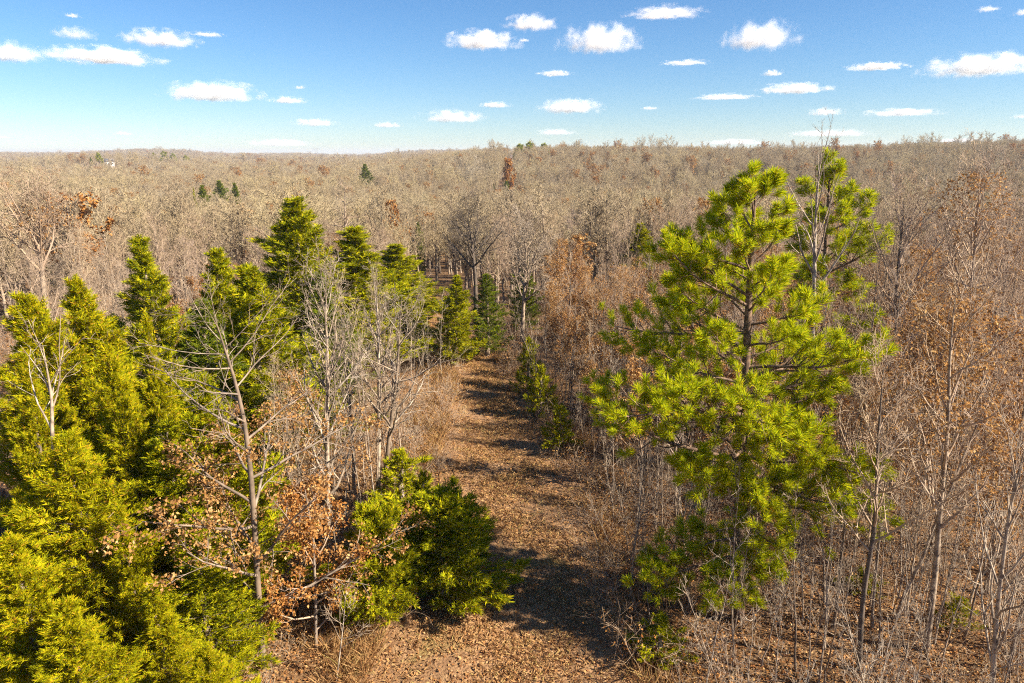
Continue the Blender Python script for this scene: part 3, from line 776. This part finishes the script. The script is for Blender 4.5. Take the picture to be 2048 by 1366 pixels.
for (x, y) in scatter(90, 5, 30, 17, 46, .2, 2.8):
    plant(LEAFY, 'oak_tree', 'oak tree', x, y, rng.uniform(4.5, 7.5) + 1.6 * smooth(8, 20, x), 7.5, 'slim %s oak', 'slim brown-leaved oaks right of the track')
# left of the track: among and behind the cedars
for (x, y) in scatter(52, -36, -3, 27, 58, .7, 1.0, avoid_cedar=1.15):
    plant(WIDE + SLIM, 'bare_tree', 'bare tree', x, y, rng.uniform(5.5, 8.2), 9.0, 'bare %s tree', 'bare trees left of the track')
for (x, y) in scatter(32, -14, -2, 18.5, 40, .3, .6, avoid_cedar=.9):
    plant(POLE, 'sapling', 'sapling', x, y, rng.uniform(2.5, 5.5), 7.0, 'thin %s sapling', 'bare saplings left of the track')
for (x, y) in scatter(24, -22, -2.5, 18, 55, .6, .5):
    plant(OAKS, 'oak_tree', 'oak tree', x, y, rng.uniform(3.5, 6.2), 6.5, 'small %s oak', 'brown-leaved young oaks left of the track')
# the belt behind, both sides, still told apart
for (x, y) in scatter(78, -58, 70, 56, 84, 1.0, 1.6):
    plant(WIDE, 'bare_tree', 'bare tree', x, y, rng.uniform(6.0, 8.4), 9.0, 'round-crowned %s bare tree', 'bare trees beyond the cedars')
for (x, y) in scatter(12, -9.5, -3.2, 19.5, 30, .35, .5, avoid_cedar=.7):
    plant([SLIM[0], SLIM[2]], 'bare_tree', 'bare tree', x, y, rng.uniform(4.6, 6.6), 9.0, 'slim %s upright bare tree', 'slim pale trees left of the track', .9)
# extra brown-leaved oaks where the photograph shows a warm patch right of the narrow track
for (x, y) in scatter(26, 2.5, 11, 29, 52, .55, 1.3):
    plant(OAKS, 'oak_tree', 'oak tree', x, y, rng.uniform(3.2, 5.6), 6.5, 'young %s oak', 'brown-leaved young oaks right of the track')
LAND = []
for o in list(COL.objects):
    if o.get('label') and o.parent is None and o.type == 'EMPTY' and o.location.y < 70:
        LAND.append((o.location.x, o.location.y, o['label']))
SHORT = [('tall yellow-green pine', 'the big yellow-green pine'), ('pine with dark upswept', 'the back pine'), ('white-limbed bare', 'the white-limbed bare tree'), ('dark-limbed bare', 'the dark-limbed forked tree'),
         ('white-twigged bare', 'the white-twigged corner tree'), ('leaning pale tree', 'the leaning tan-leaved tree'), ('tall bare tree holding', 'the tall tan-topped tree'), ('bright conical', 'the bright conical cedar'),
         ('tall dark cedar', 'the tall dark cedar'), ('broad green cedar', 'the broad green cedar'), ('tallest golden', 'the tallest golden cedar'), ('distant cedar', 'the distant lone cedar'), ('yellowish bare tree', 'the yellowish bare tree'),
         ('tall pale straight', 'the fan-branched pale tree'), ('slim small cedar midway', 'the slim small trackside cedar'), ('sparse little cedar', 'the sparse little trackside cedar'), ('tall bare dark-stemmed', 'the tall dark-stemmed tree'), ('bare dead-looking spire', 'the bare spire tree'), ('small cedar at the right edge', 'the small cedar at the track edge'), ('small cedar among the dark', 'the small cedar among dark stems'),
         ('dark-trunked bare', 'the leaning dark-trunked tree'), ('small yellow-green cedar', 'the small yellow-green corner cedar'), ('shaded little cedar', 'the shaded little cedar'), ('slim white-stemmed', 'the slim white-stemmed tree')]
MARK = [(x, y, s_) for (x, y, l) in LAND for (k_, s_) in SHORT if l.startswith(k_)]
ORD = 'nearest second third fourth fifth sixth seventh eighth ninth tenth eleventh twelfth thirteenth fourteenth fifteenth sixteenth seventeenth eighteenth nineteenth twentieth twenty-first twenty-second twenty-third twenty-fourth twenty-fifth'.split()
rows = {}
for (o, look, x, y) in LATER:
    d2, mx, my, mk = min(((x - a) ** 2 + (y - b) ** 2, a, b, m) for a, b, m in MARK)
    dx, dy = x - mx, y - my
    relw = ('right of' if dx > 0 else 'left of') if abs(dx) > abs(dy) else ('behind' if dy > 0 else 'in front of')
    rows.setdefault((look, relw, mk), []).append((d2, o))
for (look, relw, mk), lst in rows.items():
    lst.sort(key=lambda q: q[0])
    for i, (_, o) in enumerate(lst):
        if len(lst) == 1: o['label'] = '%s standing %s %s' % (look, relw, mk)
        else: o['label'] = '%s, %s one %s %s' % (look, ORD[min(i, len(ORD) - 1)], relw, mk)
# single coloured trees far off
def far_oak(px, py, Y, h, label, k, wm=1.0):
    p = atY(px, py, Y); gz = float(ground_z(p[0], Y)); hh = max(p[2] - gz, h)
    place(FAROAK[k], 'oak_tree', label, 'oak tree', (p[0], Y, gz), 1.0, (hh / 6.5 * wm, hh / 6.5 * wm, hh / 6.5), 'coloured trees on the hillside')
FAROAK = [bare_kit('far_oak_%d' % i, 280 + i, h=6.5, r0=.07, limbs=18, t0=.15, ang=.85, limb_len=.36, tw1=6, tw2=3, tw3=0, bark='bark_grey', leaf='leaf_rust', nleaf=3600, leaf_size=.22) for i in range(2)]
far_oak(1018, 318, 240, 8, 'narrow bright orange tree standing out on the hillside', 0, .55)
far_oak(785, 432, 84, 6, 'narrow rust-leaved tree by the far left side of the track', 1, .55)
far_oak(1128, 290, 440, 9, 'round rust-red tree crown on the ridge beside the far pines', 0, 1.3)
far_oak(1728, 300, 400, 9, 'dark red tree crown on the ridge behind the back pine', 1, 1.3)
far_oak(1826, 288, 450, 8, 'red tree crown on the skyline at the right', 0, 1.2)
far_oak(2020, 304, 380, 8, 'low red tree crown near the right edge of the ridge', 1, 1.2)
for i, (px, py, Y, hh) in enumerate([(1040, 291, 440, 9), (1060, 287, 440, 10), (1088, 290, 440, 9), (328, 305, 760, 12), (308, 309, 760, 10), (346, 309, 765, 10), (372, 313, 740, 9), (197, 310, 640, 10)]):
    p = atY(px, py, Y); gz = float(ground_z(p[0], Y)); h = max(p[2] - gz, hh); r2 = R(300 + i)
    lm = [(h * (.3 + .68 * j / 16), j * 2.4, h * .34 * (1 - .6 * j / 16) * r2.uniform(.8, 1.1), radians(10 + 3 * j)) for j in range(16)]
    build_pine('far_pine_%d' % i, 300 + i, ['first of three dark pines on the ridge top', 'middle and tallest of three dark pines on the ridge top', 'last of three dark pines on the ridge top, beside the rust-red crown',
               'tallest pine of the green clump on the far left plain', 'left pine of the green clump on the far left plain', 'right pine of the green clump on the far left plain', 'small pine just right of the far green clump', 'lone far pine near the white house'][i],
               (p[0], Y, gz), np.stack([np.zeros(6), np.zeros(6), np.linspace(0, h, 6)], 1), np.linspace(.2, .04, 6), lm, 'far evergreens', nn=14, size=1.1, sec=.6, old=0)

# ------------------------------------------------------------------ far wood as one mass (instances of a few crowns on points)
def instancer(name, label, protos, pts, rot, scl, pick):
    col = bpy.data.collections.new(name + '_sources')
    for i, me in enumerate(protos):
        col.objects.link(bpy.data.objects.new('source_%02d' % i, me))
    me = bpy.data.meshes.new(name)
    me.vertices.add(len(pts)); me.vertices.foreach_set('co', np.asarray(pts, np.float32).ravel())
    a = me.attributes.new('rot', 'FLOAT_VECTOR', 'POINT'); a.data.foreach_set('vector', np.asarray(rot, np.float32).ravel())
    a = me.attributes.new('scl', 'FLOAT_VECTOR', 'POINT'); a.data.foreach_set('vector', np.asarray(scl, np.float32).ravel())
    a = me.attributes.new('pick', 'INT', 'POINT'); a.data.foreach_set('value', np.asarray(pick, np.int32))
    o = link(name, me); tag(o, label, kind='stuff')
    ng = bpy.data.node_groups.new(name + '_nodes', 'GeometryNodeTree')
    ng.interface.new_socket('Geometry', in_out='INPUT', socket_type='NodeSocketGeometry')
    ng.interface.new_socket('Geometry', in_out='OUTPUT', socket_type='NodeSocketGeometry')
    N = ng.nodes; gi = N.new('NodeGroupInput'); go = N.new('NodeGroupOutput')
    iop = N.new('GeometryNodeInstanceOnPoints'); ci = N.new('GeometryNodeCollectionInfo')
    ci.inputs['Collection'].default_value = col; ci.inputs['Separate Children'].default_value = True; ci.inputs['Reset Children'].default_value = True
    def attr(nm, typ):
        n = N.new('GeometryNodeInputNamedAttribute'); n.data_type = typ; n.inputs['Name'].default_value = nm; return n.outputs['Attribute']
    L = ng.links
    L.new(gi.outputs[0], iop.inputs['Points']); L.new(ci.outputs[0], iop.inputs['Instance'])
    iop.inputs['Pick Instance'].default_value = True
    L.new(attr('pick', 'INT'), iop.inputs['Instance Index']); L.new(attr('rot', 'FLOAT_VECTOR'), iop.inputs['Rotation']); L.new(attr('scl', 'FLOAT_VECTOR'), iop.inputs['Scale'])
    L.new(iop.outputs[0], go.inputs[0])
    md = o.modifiers.new('scatter', 'NODES'); md.node_group = ng
    return o


def join_kit(name, kit):
    """one mesh, several materials, from a kit's parts"""
    me = bpy.data.meshes.new(name); vs_, ts_, ms_, n = [], [], [], 0
    for k, (_, m) in enumerate(kit):
        v = np.empty(len(m.vertices) * 3, np.float32); m.vertices.foreach_get('co', v)
        m.calc_loop_triangles(); t = np.empty(len(m.loop_triangles) * 3, np.int32); m.loop_triangles.foreach_get('vertices', t)
        vs_.append(v.reshape(-1, 3)); ts_.append(t.reshape(-1, 3) + n); ms_.append(np.full(len(t) // 3, k, np.int32)); n += len(v) // 3
        me.materials.append(m.materials[0])
    v = np.concatenate(vs_); t = np.concatenate(ts_); mi = np.concatenate(ms_)
    me.vertices.add(len(v)); me.vertices.foreach_set('co', v.ravel()); me.loops.add(t.size); me.loops.foreach_set('vertex_index', t.ravel())
    me.polygons.add(len(t)); me.polygons.foreach_set('loop_start', (np.arange(len(t)) * 3).astype(np.int32)); me.polygons.foreach_set('material_index', mi)
    me.update(calc_edges=True)
    for _, m in kit:
        if m.users == 0: bpy.data.meshes.remove(m)
    return me


FARP = [join_kit('far_crown_%d' % i, bare_kit('far_crown_src_%d' % i, 320 + i, h=9.0, r0=.16, limbs=18, t0=[.25, .35, .2, .3, .3, .25][i], ang=[.6, .75, .5, .85, .65, .7][i], limb_len=[.38, .42, .34, .40, .44, .36][i], tw1=7, tw2=5, tw3=2 if i < 4 else 1, up=.10,
        bark=['bark_pale', 'bark_pale', 'bark_grey', 'bark_pale', 'bark_pale', 'bark_dark'][i], twig='twig_far', rmin=.020)) for i in range(6)]
FARP += [join_kit('far_tan_crown', bare_kit('far_tan_src', 330, h=9.0, r0=.12, limbs=18, t0=.25, ang=.7, limb_len=.38, tw1=6, tw2=4, tw3=0, leaf='leaf_tan', nleaf=1800, leaf_size=.22, twig='twig_far', rmin=.015)),
         join_kit('far_rust_crown', bare_kit('far_rust_src', 331, h=9.0, r0=.12, limbs=18, t0=.25, ang=.7, limb_len=.36, tw1=6, tw2=4, tw3=0, leaf='leaf_rust', nleaf=2200, leaf_size=.22, twig='twig_far', rmin=.015)),
         join_kit('far_cedar_crown', CK['dark'][0])]
rng = R(99)
pts, sc, pk = [], [], []


def mass(d0, d1, n, a0=-.72, a1=.72, hm=(6.5, 10.5), wide=1.0):
    d = np.sqrt(rng.uniform(d0 ** 2, d1 ** 2, n)); a = rng.uniform(a0, a1, n)
    x = d * np.sin(a); y = d * np.cos(a)
    keep = (off_track(x, y) > 1.2) & ((y > 58) | (np.abs(x) > 30))
    keep &= (np.hypot(x, y) > 60)
    ux, uy = -.514, .858; al = x * ux + y * uy; ac = np.abs(x * uy - y * ux)
    keep &= ~((al > 640) & (al < 735) & (ac < 11))          # clearing in front of and round the house
    x, y = x[keep], y[keep]; n = len(x)
    z = ground_z(x, y) - .1
    h = rng.uniform(*hm, n) / 9.0
    h = h * np.where((rng.random(n) < .03) & (np.hypot(x, y) > 280), rng.uniform(1.2, 1.5, n), 1.0)
    w = h * wide * rng.uniform(.85, 1.2, n)
    pts.append(np.stack([x, y, z], 1)); sc.append(np.stack([w, w, h], 1))
    pk.append(rng.choice(9, n, p=[.19, .17, .17, .15, .13, .09, .06, .018, .022]))


mass(60, 130, 900)
mass(130, 260, 3600)
mass(260, 520, 9000, hm=(7, 12))
mass(520, 1000, 7000, hm=(7.5, 13), wide=1.3)
mass(1000, 2200, 8000, a0=-.72, a1=.72, hm=(8, 15), wide=2.0)
mass(2200, 3700, 6000, a0=-.72, a1=.72, hm=(9, 18), wide=3.0)
pts = np.concatenate(pts); sc = np.concatenate(sc); pk = np.concatenate(pk)
rot = np.stack([rng.normal(0, .03, len(pts)), rng.normal(0, .03, len(pts)), rng.random(len(pts)) * 6.28], 1)
instancer('forest', 'leafless winter forest rolling away to the skyline', FARP, pts, rot, sc, pk)

# ------------------------------------------------------------------ undergrowth, litter, dry grass
def brush_mesh(i):
    r = R(400 + i); n = 9
    p = np.concatenate([r.normal(0, .35, (n, 2)), np.zeros((n, 1))], 1); d = nrm(np.concatenate([r.normal(0, .45, (n, 2)), np.ones((n, 1))], 1)); L = r.uniform(.6, 1.7, n)
    P = [p]
    for k in range(4): d = nrm(d + r.normal(0, .16, d.shape)); P.append(P[-1] + d * (L / 4)[:, None])
    P = np.stack(P, 1); Rr = np.full((n, 5), .009) * np.linspace(1, .5, 5)[None]
    g = Geo(); g.tubes(P, Rr, 3)
    C, cr = grow(P, Rr, 6, .2, 1, .8, .25, lambda t, pl: pl * .38, 3, .05, .15, r, .8, .6, .006); g.tubes(C, cr, 3)
    C2, cr2 = grow(C, cr, 2, .3, 1, .8, .2, lambda t, pl: pl * .5, 2, 0, .1, r, .8, .7, .005); g.tubes(C2, cr2, 3)
    kit = [('b', g.mesh('brush_%d' % i, M['bark_pale'] if i == 4 else M['twig']))]
    if i < 4:
        g2 = Geo(); leaves_at(g2, np.concatenate([C[:, -1], C2[:, -1]])[r.integers(0, len(C), 110)] + r.normal(0, .07, (110, 3)), .085, r); kit.append(('l', g2.mesh('brush_leaf_%d' % i, M['leaf_tan' if i % 2 else 'leaf_rust'], False)))
    return join_kit('undergrowth_%d' % i, kit)


BR = [brush_mesh(i) for i in range(5)] + [join_kit('thicket_%d' % i, bare_kit('thicket_src_%d' % i, 450 + i, h=4.2, r0=.026, limbs=9, t0=.3, ang=.65, limb_len=.2, tw1=3, tw2=2, tw3=0, bark=['bark_pale', 'bark_grey', 'bark_pale'][i % 3], twig='bark_pale', rmin=.006)) for i in range(3)]
rng = R(123)
n = 9000
y = 9 + 60 * rng.random(n) ** 1.2; x = rng.uniform(-45, 50, n)
o = off_track(x, y)
keep = (o > -.35) & (np.abs(x) < .8 * y + 9) & ((x > 0) | (rng.random(n) < .55))
x, y = x[keep][:3900], y[keep][:3900]; n = len(x)
s = rng.uniform(.45, 1.05, n)
instancer('undergrowth', 'tangle of bare twiggy undergrowth under the trees', BR, np.stack([x, y, sheet_z(x, y) - .03], 1), np.stack([rng.normal(0, .2, n), rng.normal(0, .2, n), rng.random(n) * 6.28], 1), np.stack([s, s, s * rng.uniform(.7, 1.2, n)], 1), np.where((x > 0) & (off_track(x, y) > .3) & (rng.random(n) < .66), rng.integers(5, 8, n), rng.integers(0, 5, n)))


def litter_geo(N, seed, ymax, size, xr, zlift):
    r = R(seed); y = 8 + (ymax - 8) * r.random(N) ** 1.6; x = r.uniform(-1, 1, N) * (y * .82 + 6)
    kp = (off_track(x, y) > -.3) | (r.random(N) < .3) | (np.sin(x * .9 + 2 * np.sin(y * .5)) + r.normal(0, .5, N) > 1.1); x, y = x[kp], y[kp]; N = len(x)
    g = Geo(); P = np.stack([x, y, sheet_z(x, y) + zlift + .03 * r.random(N)], 1)
    a = r.random(N) * 6.28; d = np.stack([np.cos(a), np.sin(a), r.normal(0, .45, N)], 1); d = nrm(d)
    s = nrm(np.cross(d, UP + r.normal(0, .5, (N, 3)))); nn = np.cross(d, s)
    L = (size * r.uniform(.6, 1.4, N))[:, None]; W = L * .36
    v = np.stack([P, P + d * L * .5 + s * W - nn * L * .15, P + d * L, P + d * L * .5 - s * W - nn * L * .15], 1)
    v[..., 2] = np.maximum(v[..., 2], (sheet_z(x, y) + .035)[:, None])
    i = np.arange(N)[:, None] * 4
    g.add(v.reshape(-1, 3), t=np.concatenate([i + [0, 1, 2], i + [0, 2, 3]], 1).reshape(-1, 3))
    return g


tag(link('leaf_litter', litter_geo(280000, 7, 70, .075, 0, .04).mesh('leaf_litter', M['litter'], False)), 'brown fallen leaves lying over track and wood floor', kind='stuff')

r = R(9); N = 120000
y = 8 + 62 * r.random(N) ** 1.7; cc, ww = track_at(y); x = cc + ww * np.clip(r.normal(0, .55, N), -1.25, 1.25)
clump = np.sin(x * 1.7 + 3 * np.sin(y * .6)) + np.sin(y * 2.1 + x) + r.normal(0, .8, N)
k = clump > -.5; x, y = x[k], y[k]; N = len(x)
P = np.stack([x, y, sheet_z(x, y) + .02], 1); a = r.random(N) * 6.28
d = nrm(np.stack([np.cos(a) * .7, np.sin(a) * .7, r.uniform(.35, 1.2, N)], 1)); s = nrm(np.cross(d, r.normal(0, 1, (N, 3)))); L = r.uniform(.08, .26, N)[:, None]
r2 = R(91); N2 = 42000; y2 = 10 + 45 * r2.random(N2) ** 1.3; c2, w2 = track_at(y2); sd = np.where(r2.random(N2) < .7, -1, 1)
x2 = c2 + sd * (w2 * .92 + np.abs(r2.normal(0, 1.3, N2))); k2 = np.sin(x2 * 1.1 + 2 * np.sin(y2 * .8)) + r2.normal(0, .6, N2) > -.2; x2, y2 = x2[k2], y2[k2]; N2 = len(x2)
d2 = nrm(np.stack([r2.normal(0, .45, N2), r2.normal(0, .45, N2), np.ones(N2)], 1))
P = np.concatenate([P, np.stack([x2, y2, sheet_z(x2, y2)], 1)]); d = np.concatenate([d, d2]); s = np.concatenate([s, nrm(np.cross(d2, r2.normal(0, 1, (N2, 3))))]); L = np.concatenate([L, r2.uniform(.3, .85, N2)[:, None]]); N += N2
wd = np.where(L > .28, .0045, .010); g = Geo(); v = np.stack([P - s * wd, P + s * wd, P + d * L * .6 + s * wd * .7, P + d * L - UP * L * np.where(L > .28, .08, .25)], 1); i = np.arange(N)[:, None] * 4
g.add(v.reshape(-1, 3), t=np.concatenate([i + [0, 1, 2], i + [0, 2, 3]], 1).reshape(-1, 3))
tag(link('dry_grass', g.mesh('dry_grass', M['straw'], False)), 'short dry straw-coloured grass growing on the track', kind='stuff')

# ------------------------------------------------------------------ far house and pylon
def box_mesh(name, x0, x1, y0, y1, z0, z1, mat):
    g = Geo(); v = [(a, b, c_) for a in (x0, x1) for b in (y0, y1) for c_ in (z0, z1)]
    g.add(v, q=[(0, 1, 3, 2), (4, 6, 7, 5), (0, 4, 5, 1), (2, 3, 7, 6), (0, 2, 6, 4), (1, 5, 7, 3)]); return g.mesh(name, mat, False)


def plain(name, c, rough=.6):
    m, nt, out = new_mat(name); b = nt.nodes.new('ShaderNodeBsdfPrincipled'); n = noise(nt, 2.0, 3)
    cc = ramp(nt, n, [(.3, tuple(k * .85 for k in c)), (.7, c)]); nt.links.new(cc, b.inputs['Base Color']); b.inputs['Roughness'].default_value = rough
    nt.links.new(b.outputs[0], out.inputs[0]); return m


M['white_wall'] = plain('white_wall', (.78, .76, .72)); M['roof'] = plain('roof', (.30, .29, .29)); M['window'] = plain('window', (.05, .06, .07), .2); M['steel'] = plain('steel', (.32, .34, .36))
p = atY(217, 311, 620.0); hz = float(ground_z(p[0], 620.0)) - .3
hs = thing('house', 'small white house showing above the far left treetops', 'house', (p[0], 620.0, hz), .35)
hx = 3.2
link('wall', box_mesh('house_wall', -hx, hx, -4, 4, 0, 5.5, M['white_wall']), hs)
g = Geo(); g.add([(-hx - .3, -4.4, 5.5), (hx + .3, -4.4, 5.5), (hx + .3, 4.4, 5.5), (-hx - .3, 4.4, 5.5), (-hx - .3, 0, 8.2), (hx + .3, 0, 8.2)], t=[(0, 4, 3), (1, 2, 5)], q=[(0, 1, 5, 4), (2, 3, 4, 5), (3, 2, 1, 0)])
link('roof', g.mesh('house_roof', M['roof'], False), hs)
wm = box_mesh('house_window', -.5, .5, -.06, .06, 0, 1.4, M['window'])
for wx in (-2.6, 0, 2.6):
    link('window', wm, hs, (wx, -4.03, 3.2))
p = atY(632, 297, 2300.0); gz = float(ground_z(p[0], 2300.0)); hh = p[2] - gz + 1.0
py_ = thing('power_pylon', 'tiny grey power pylon standing on the far skyline', 'pylon', (p[0], 2300.0, gz))
for s in (-1, 1):
    g = Geo(); g.tubes(np.array([[[s * 5.0, 0, 0], [s * 4.0, 0, hh]]]), np.array([[.45, .35]]), 6); link('post', g.mesh('pylon_post', M['steel']), py_)
g = Geo(); g.tubes(np.array([[[-13, 0, hh - 2], [13, 0, hh - 2]]]), np.array([[.4, .4]]), 6); link('crossarm', g.mesh('pylon_arm', M['steel']), py_)
g = Geo(); g.tubes(np.array([[[-4.6, 0, hh * .55], [4.05, 0, hh - 2.5]], [[4.6, 0, hh * .55], [-4.05, 0, hh - 2.5]]]), np.full((2, 2), .25), 5); link('brace', g.mesh('pylon_brace', M['steel']), py_)
for s in (-11, 0, 11):
    g = Geo(); g.tubes(np.array([[[s, 0, hh - 2.2], [s, 0, hh - 5]]]), np.array([[.4, .3]]), 5); link('insulator', g.mesh('pylon_insulator', M['steel']), py_)

# ------------------------------------------------------------------ clouds: small fair-weather cumulus as bodies of scattering air
def cloud_mat():
    m, nt, out = new_mat('cloud')
    tc = nt.nodes.new('ShaderNodeTexCoord'); oi = nt.nodes.new('ShaderNodeObjectInfo')
    # object space is the unit lens -1..1; flattened base, billowed top
    sep = nt.nodes.new('ShaderNodeSeparateXYZ'); nt.links.new(tc.outputs['Object'], sep.inputs[0])
    def math_(op, a, b=None, c=None):
        n = nt.nodes.new('ShaderNodeMath'); n.operation = op
        for i, v in enumerate((a, b, c)):
            if v is None: continue
            if isinstance(v, (int, float)): n.inputs[i].default_value = v
            else: nt.links.new(v, n.inputs[i])
        return n.outputs[0]
    x, y, z = sep.outputs
    zz = math_('MULTIPLY', math_('MAXIMUM', z, 0.0), 1.0); zb = math_('MULTIPLY', math_('MINIMUM', z, 0.0), 2.6)
    r2 = math_('ADD', math_('ADD', math_('MULTIPLY', x, x), math_('MULTIPLY', y, y)), math_('ADD', math_('MULTIPLY', zz, zz), math_('MULTIPLY', zb, zb)))
    body = math_('SUBTRACT', 1.0, math_('SQRT', r2))
    off = nt.nodes.new('ShaderNodeVectorMath'); off.operation = 'ADD'
    cmb = nt.nodes.new('ShaderNodeCombineXYZ'); nt.links.new(math_('MULTIPLY', oi.outputs['Random'], 37.0), cmb.inputs[0]); nt.links.new(math_('MULTIPLY', oi.outputs['Random'], 91.0), cmb.inputs[2])
    sc_ = nt.nodes.new('ShaderNodeVectorMath'); sc_.operation = 'MULTIPLY'; sc_.inputs[1].default_value = (1.7, 1.7, .75)
    nt.links.new(tc.outputs['Object'], sc_.inputs[0]); nt.links.new(sc_.outputs[0], off.inputs[0]); nt.links.new(cmb.outputs[0], off.inputs[1])
    n = nt.nodes.new('ShaderNodeTexNoise'); n.inputs['Scale'].default_value = 2.3; n.inputs['Detail'].default_value = 6; n.inputs['Roughness'].default_value = .6
    nt.links.new(off.outputs[0], n.inputs['Vector'])
    f = math_('ADD', math_('MULTIPLY', body, .95), math_('MULTIPLY', math_('SUBTRACT', n.outputs[0], .585), 2.7))
    dens = math_('MULTIPLY', math_('POWER', math_('MINIMUM', math_('MAXIMUM', f, 0.0), .6), 1.9), 1.25)
    pv = nt.nodes.new('ShaderNodeVolumePrincipled'); pv.inputs['Color'].default_value = (1, 1, 1, 1); pv.inputs['Anisotropy'].default_value = 0.0
    at_ = nt.nodes.new('ShaderNodeAttribute'); at_.attribute_type = 'OBJECT'; at_.attribute_name = 'thick'
    nt.links.new(math_('MULTIPLY', dens, at_.outputs['Fac']), pv.inputs['Density'])
    nt.links.new(pv.outputs[0], out.inputs['Volume'])
    return m


M['cloud'] = cloud_mat()
# a 12-sided lens as the body the cloud fills
gcl = Geo(); th = np.linspace(0, 2 * pi, 13)[:-1]; lat = [-.42, -.2, .15, .5, .8, 1.0]
rr = [.55, .95, 1.0, .88, .6, .02]
ring = np.array([[(r_ * cos(t), r_ * sin(t), z_) for t in th] for r_, z_ in zip(rr, lat)])
idx = np.arange(72).reshape(6, 12)
q = np.stack([idx[:-1], np.roll(idx, -1, 1)[:-1], np.roll(idx, -1, 1)[1:], idx[1:]], -1).reshape(-1, 4)
vv = np.concatenate([ring.reshape(-1, 3), [[0, 0, -.45]]])
gcl.add(vv, q=q, t=[(72, (k + 1) % 12, k) for k in range(12)])
cloud_me = gcl.mesh('cloud', M['cloud'], False)
CLOUDS = [(20, 92, 70, 42, 1.0, 'plump white cloud cut by the left edge of the sky'), (205, 102, 130, 32, 1.0, 'long flat-bottomed white cloud at the upper left'), (320, 66, 85, 34, .8, 'white cloud with a ragged tail above the long flat one'),
          (415, 66, 40, 8, .3, 'thin wisp trailing from the ragged-tailed cloud'), (150, 58, 50, 26, .35, 'faint torn cloud above the long flat one'), (145, 28, 18, 9, .4, 'tiny puff above the faint torn cloud'),
          (430, 172, 115, 40, 1.0, 'broad low white cloud left of the middle sky'), (575, 196, 44, 14, .6, 'small flat cloud beside the broad low cloud'), (600, 172, 16, 8, .4, 'tiny puff right of the broad low cloud'),
          (632, 240, 58, 16, .7, 'flat cloudlet over the left ridge'), (775, 246, 38, 12, .7, 'small double cloudlet left of centre'), (560, 281, 80, 15, .6, 'long pale cloud close above the left skyline'),
          (245, 264, 24, 8, .5, 'little cloud low over the left plain'), (750, 296, 46, 10, .4, 'pale streak of cloud just above the centre-left ridge'),
          (965, 70, 92, 36, 1.0, 'white cloud with a flat base top centre'), (1062, 36, 66, 30, .8, 'ragged cloud bridging two larger clouds top centre'), (1200, 60, 100, 58, 1.0, 'largest bright cloud at the top centre'),
          (1048, 78, 14, 7, .4, 'tiny shred below the top centre clouds'), (1330, 18, 95, 22, .5, 'thin slanting cloud touching the top edge'), (1520, 54, 90, 58, 1.0, 'tall bright cloud touching the top edge right of centre'),
          (905, 224, 82, 28, .9, 'white cloud left of the twin-humped one at mid height'), (990, 206, 40, 12, .6, 'flat cloudlet between two mid-height clouds'), (1140, 204, 80, 30, .9, 'twin-humped white cloud at mid height'),
          (1110, 143, 44, 11, .5, 'faint flat cloud above the twin-humped one'), (1112, 260, 52, 13, .6, 'pale cloud above the centre ridge'), (1128, 292, 70, 10, .35, 'dim cloud streak behind the ridge pines'),
          (1370, 122, 58, 10, .35, 'faint broken streak right of centre'), (1545, 142, 26, 13, .6, 'small round cloud above the slanted one'), (1590, 170, 80, 22, .8, 'slanted white cloud right of centre'), (1450, 190, 75, 11, .45, 'broken row of faint puffs'),
          (1650, 218, 42, 18, .8, 'compact cloud above the back pine'), (1805, 220, 88, 16, .7, 'long flat cloud on the right at mid height'), (1755, 128, 70, 15, .8, 'flat white cloud on the right below the big broken one'),
          (1960, 116, 130, 46, 1.0, 'big broken white cloud at the right edge'), (1975, 14, 26, 12, .4, 'pair of faint puffs in the upper right corner'), (2045, 20, 20, 14, .5, 'cloud scrap at the upper right edge'), (1660, 262, 95, 15, .5, 'pale cloud behind the tall thin stem'),
          (1470, 280, 80, 12, .45, 'pale low cloud above the ridge right of centre'), (1920, 278, 60, 9, .45, 'pale low cloud near the right skyline'), (1300, 214, 22, 7, .35, 'tiny fading puff right of the twin-humped cloud'), (2040, 230, 20, 9, .5, 'little cloud at the right edge'), (5, 272, 18, 7, .5, 'little cloud at the left edge low down')]
BASE = 1050.0
for (px, py, hw, ht, thick, label) in CLOUDS:
    d = ray(px, py + ht * .5); t = (BASE - CAM_H) / d[2]; p = d * t; p[2] += CAM_H
    depth = p[1] * cos(PITCH) - (p[2] - CAM_H) * sin(PITCH)
    W = hw / FPX * depth * 1.0; Hh = ht / FPX * depth * .85
    o = link('cloud', cloud_me, None, p); o.scale = (W, W * .75, Hh); o.rotation_euler = (0, 0, math.atan2(-p[0], p[1]))
    o['thick'] = float(thick * (4.2 if py < 215 else 2.6) / (Hh * .35) * .5)
    tag(o, label, 'cloud', 'fair-weather clouds')

# ------------------------------------------------------------------ the air: thin haze over the whole land
hb = 1.0; ztop = float(ZZ.max()) + 24.0; zlow = float(ZZ.min()) - 1.0
mh, nth, outh = new_mat('haze'); pvh = nth.nodes.new('ShaderNodeVolumePrincipled')
pvh.inputs['Color'].default_value = (.80, .88, 1.0, 1); pvh.inputs['Density'].default_value = 0.00017; pvh.inputs['Anisotropy'].default_value = 0.2
nth.links.new(pvh.outputs[0], outh.inputs['Volume'])
tag(link('haze', box_mesh('haze', GROUND_EXT[0] - 50, GROUND_EXT[1] + 50, GROUND_EXT[2] - 50, GROUND_EXT[3] + 50, zlow, ztop, mh)), 'thin bluish haze in the air over the forest', kind='stuff')
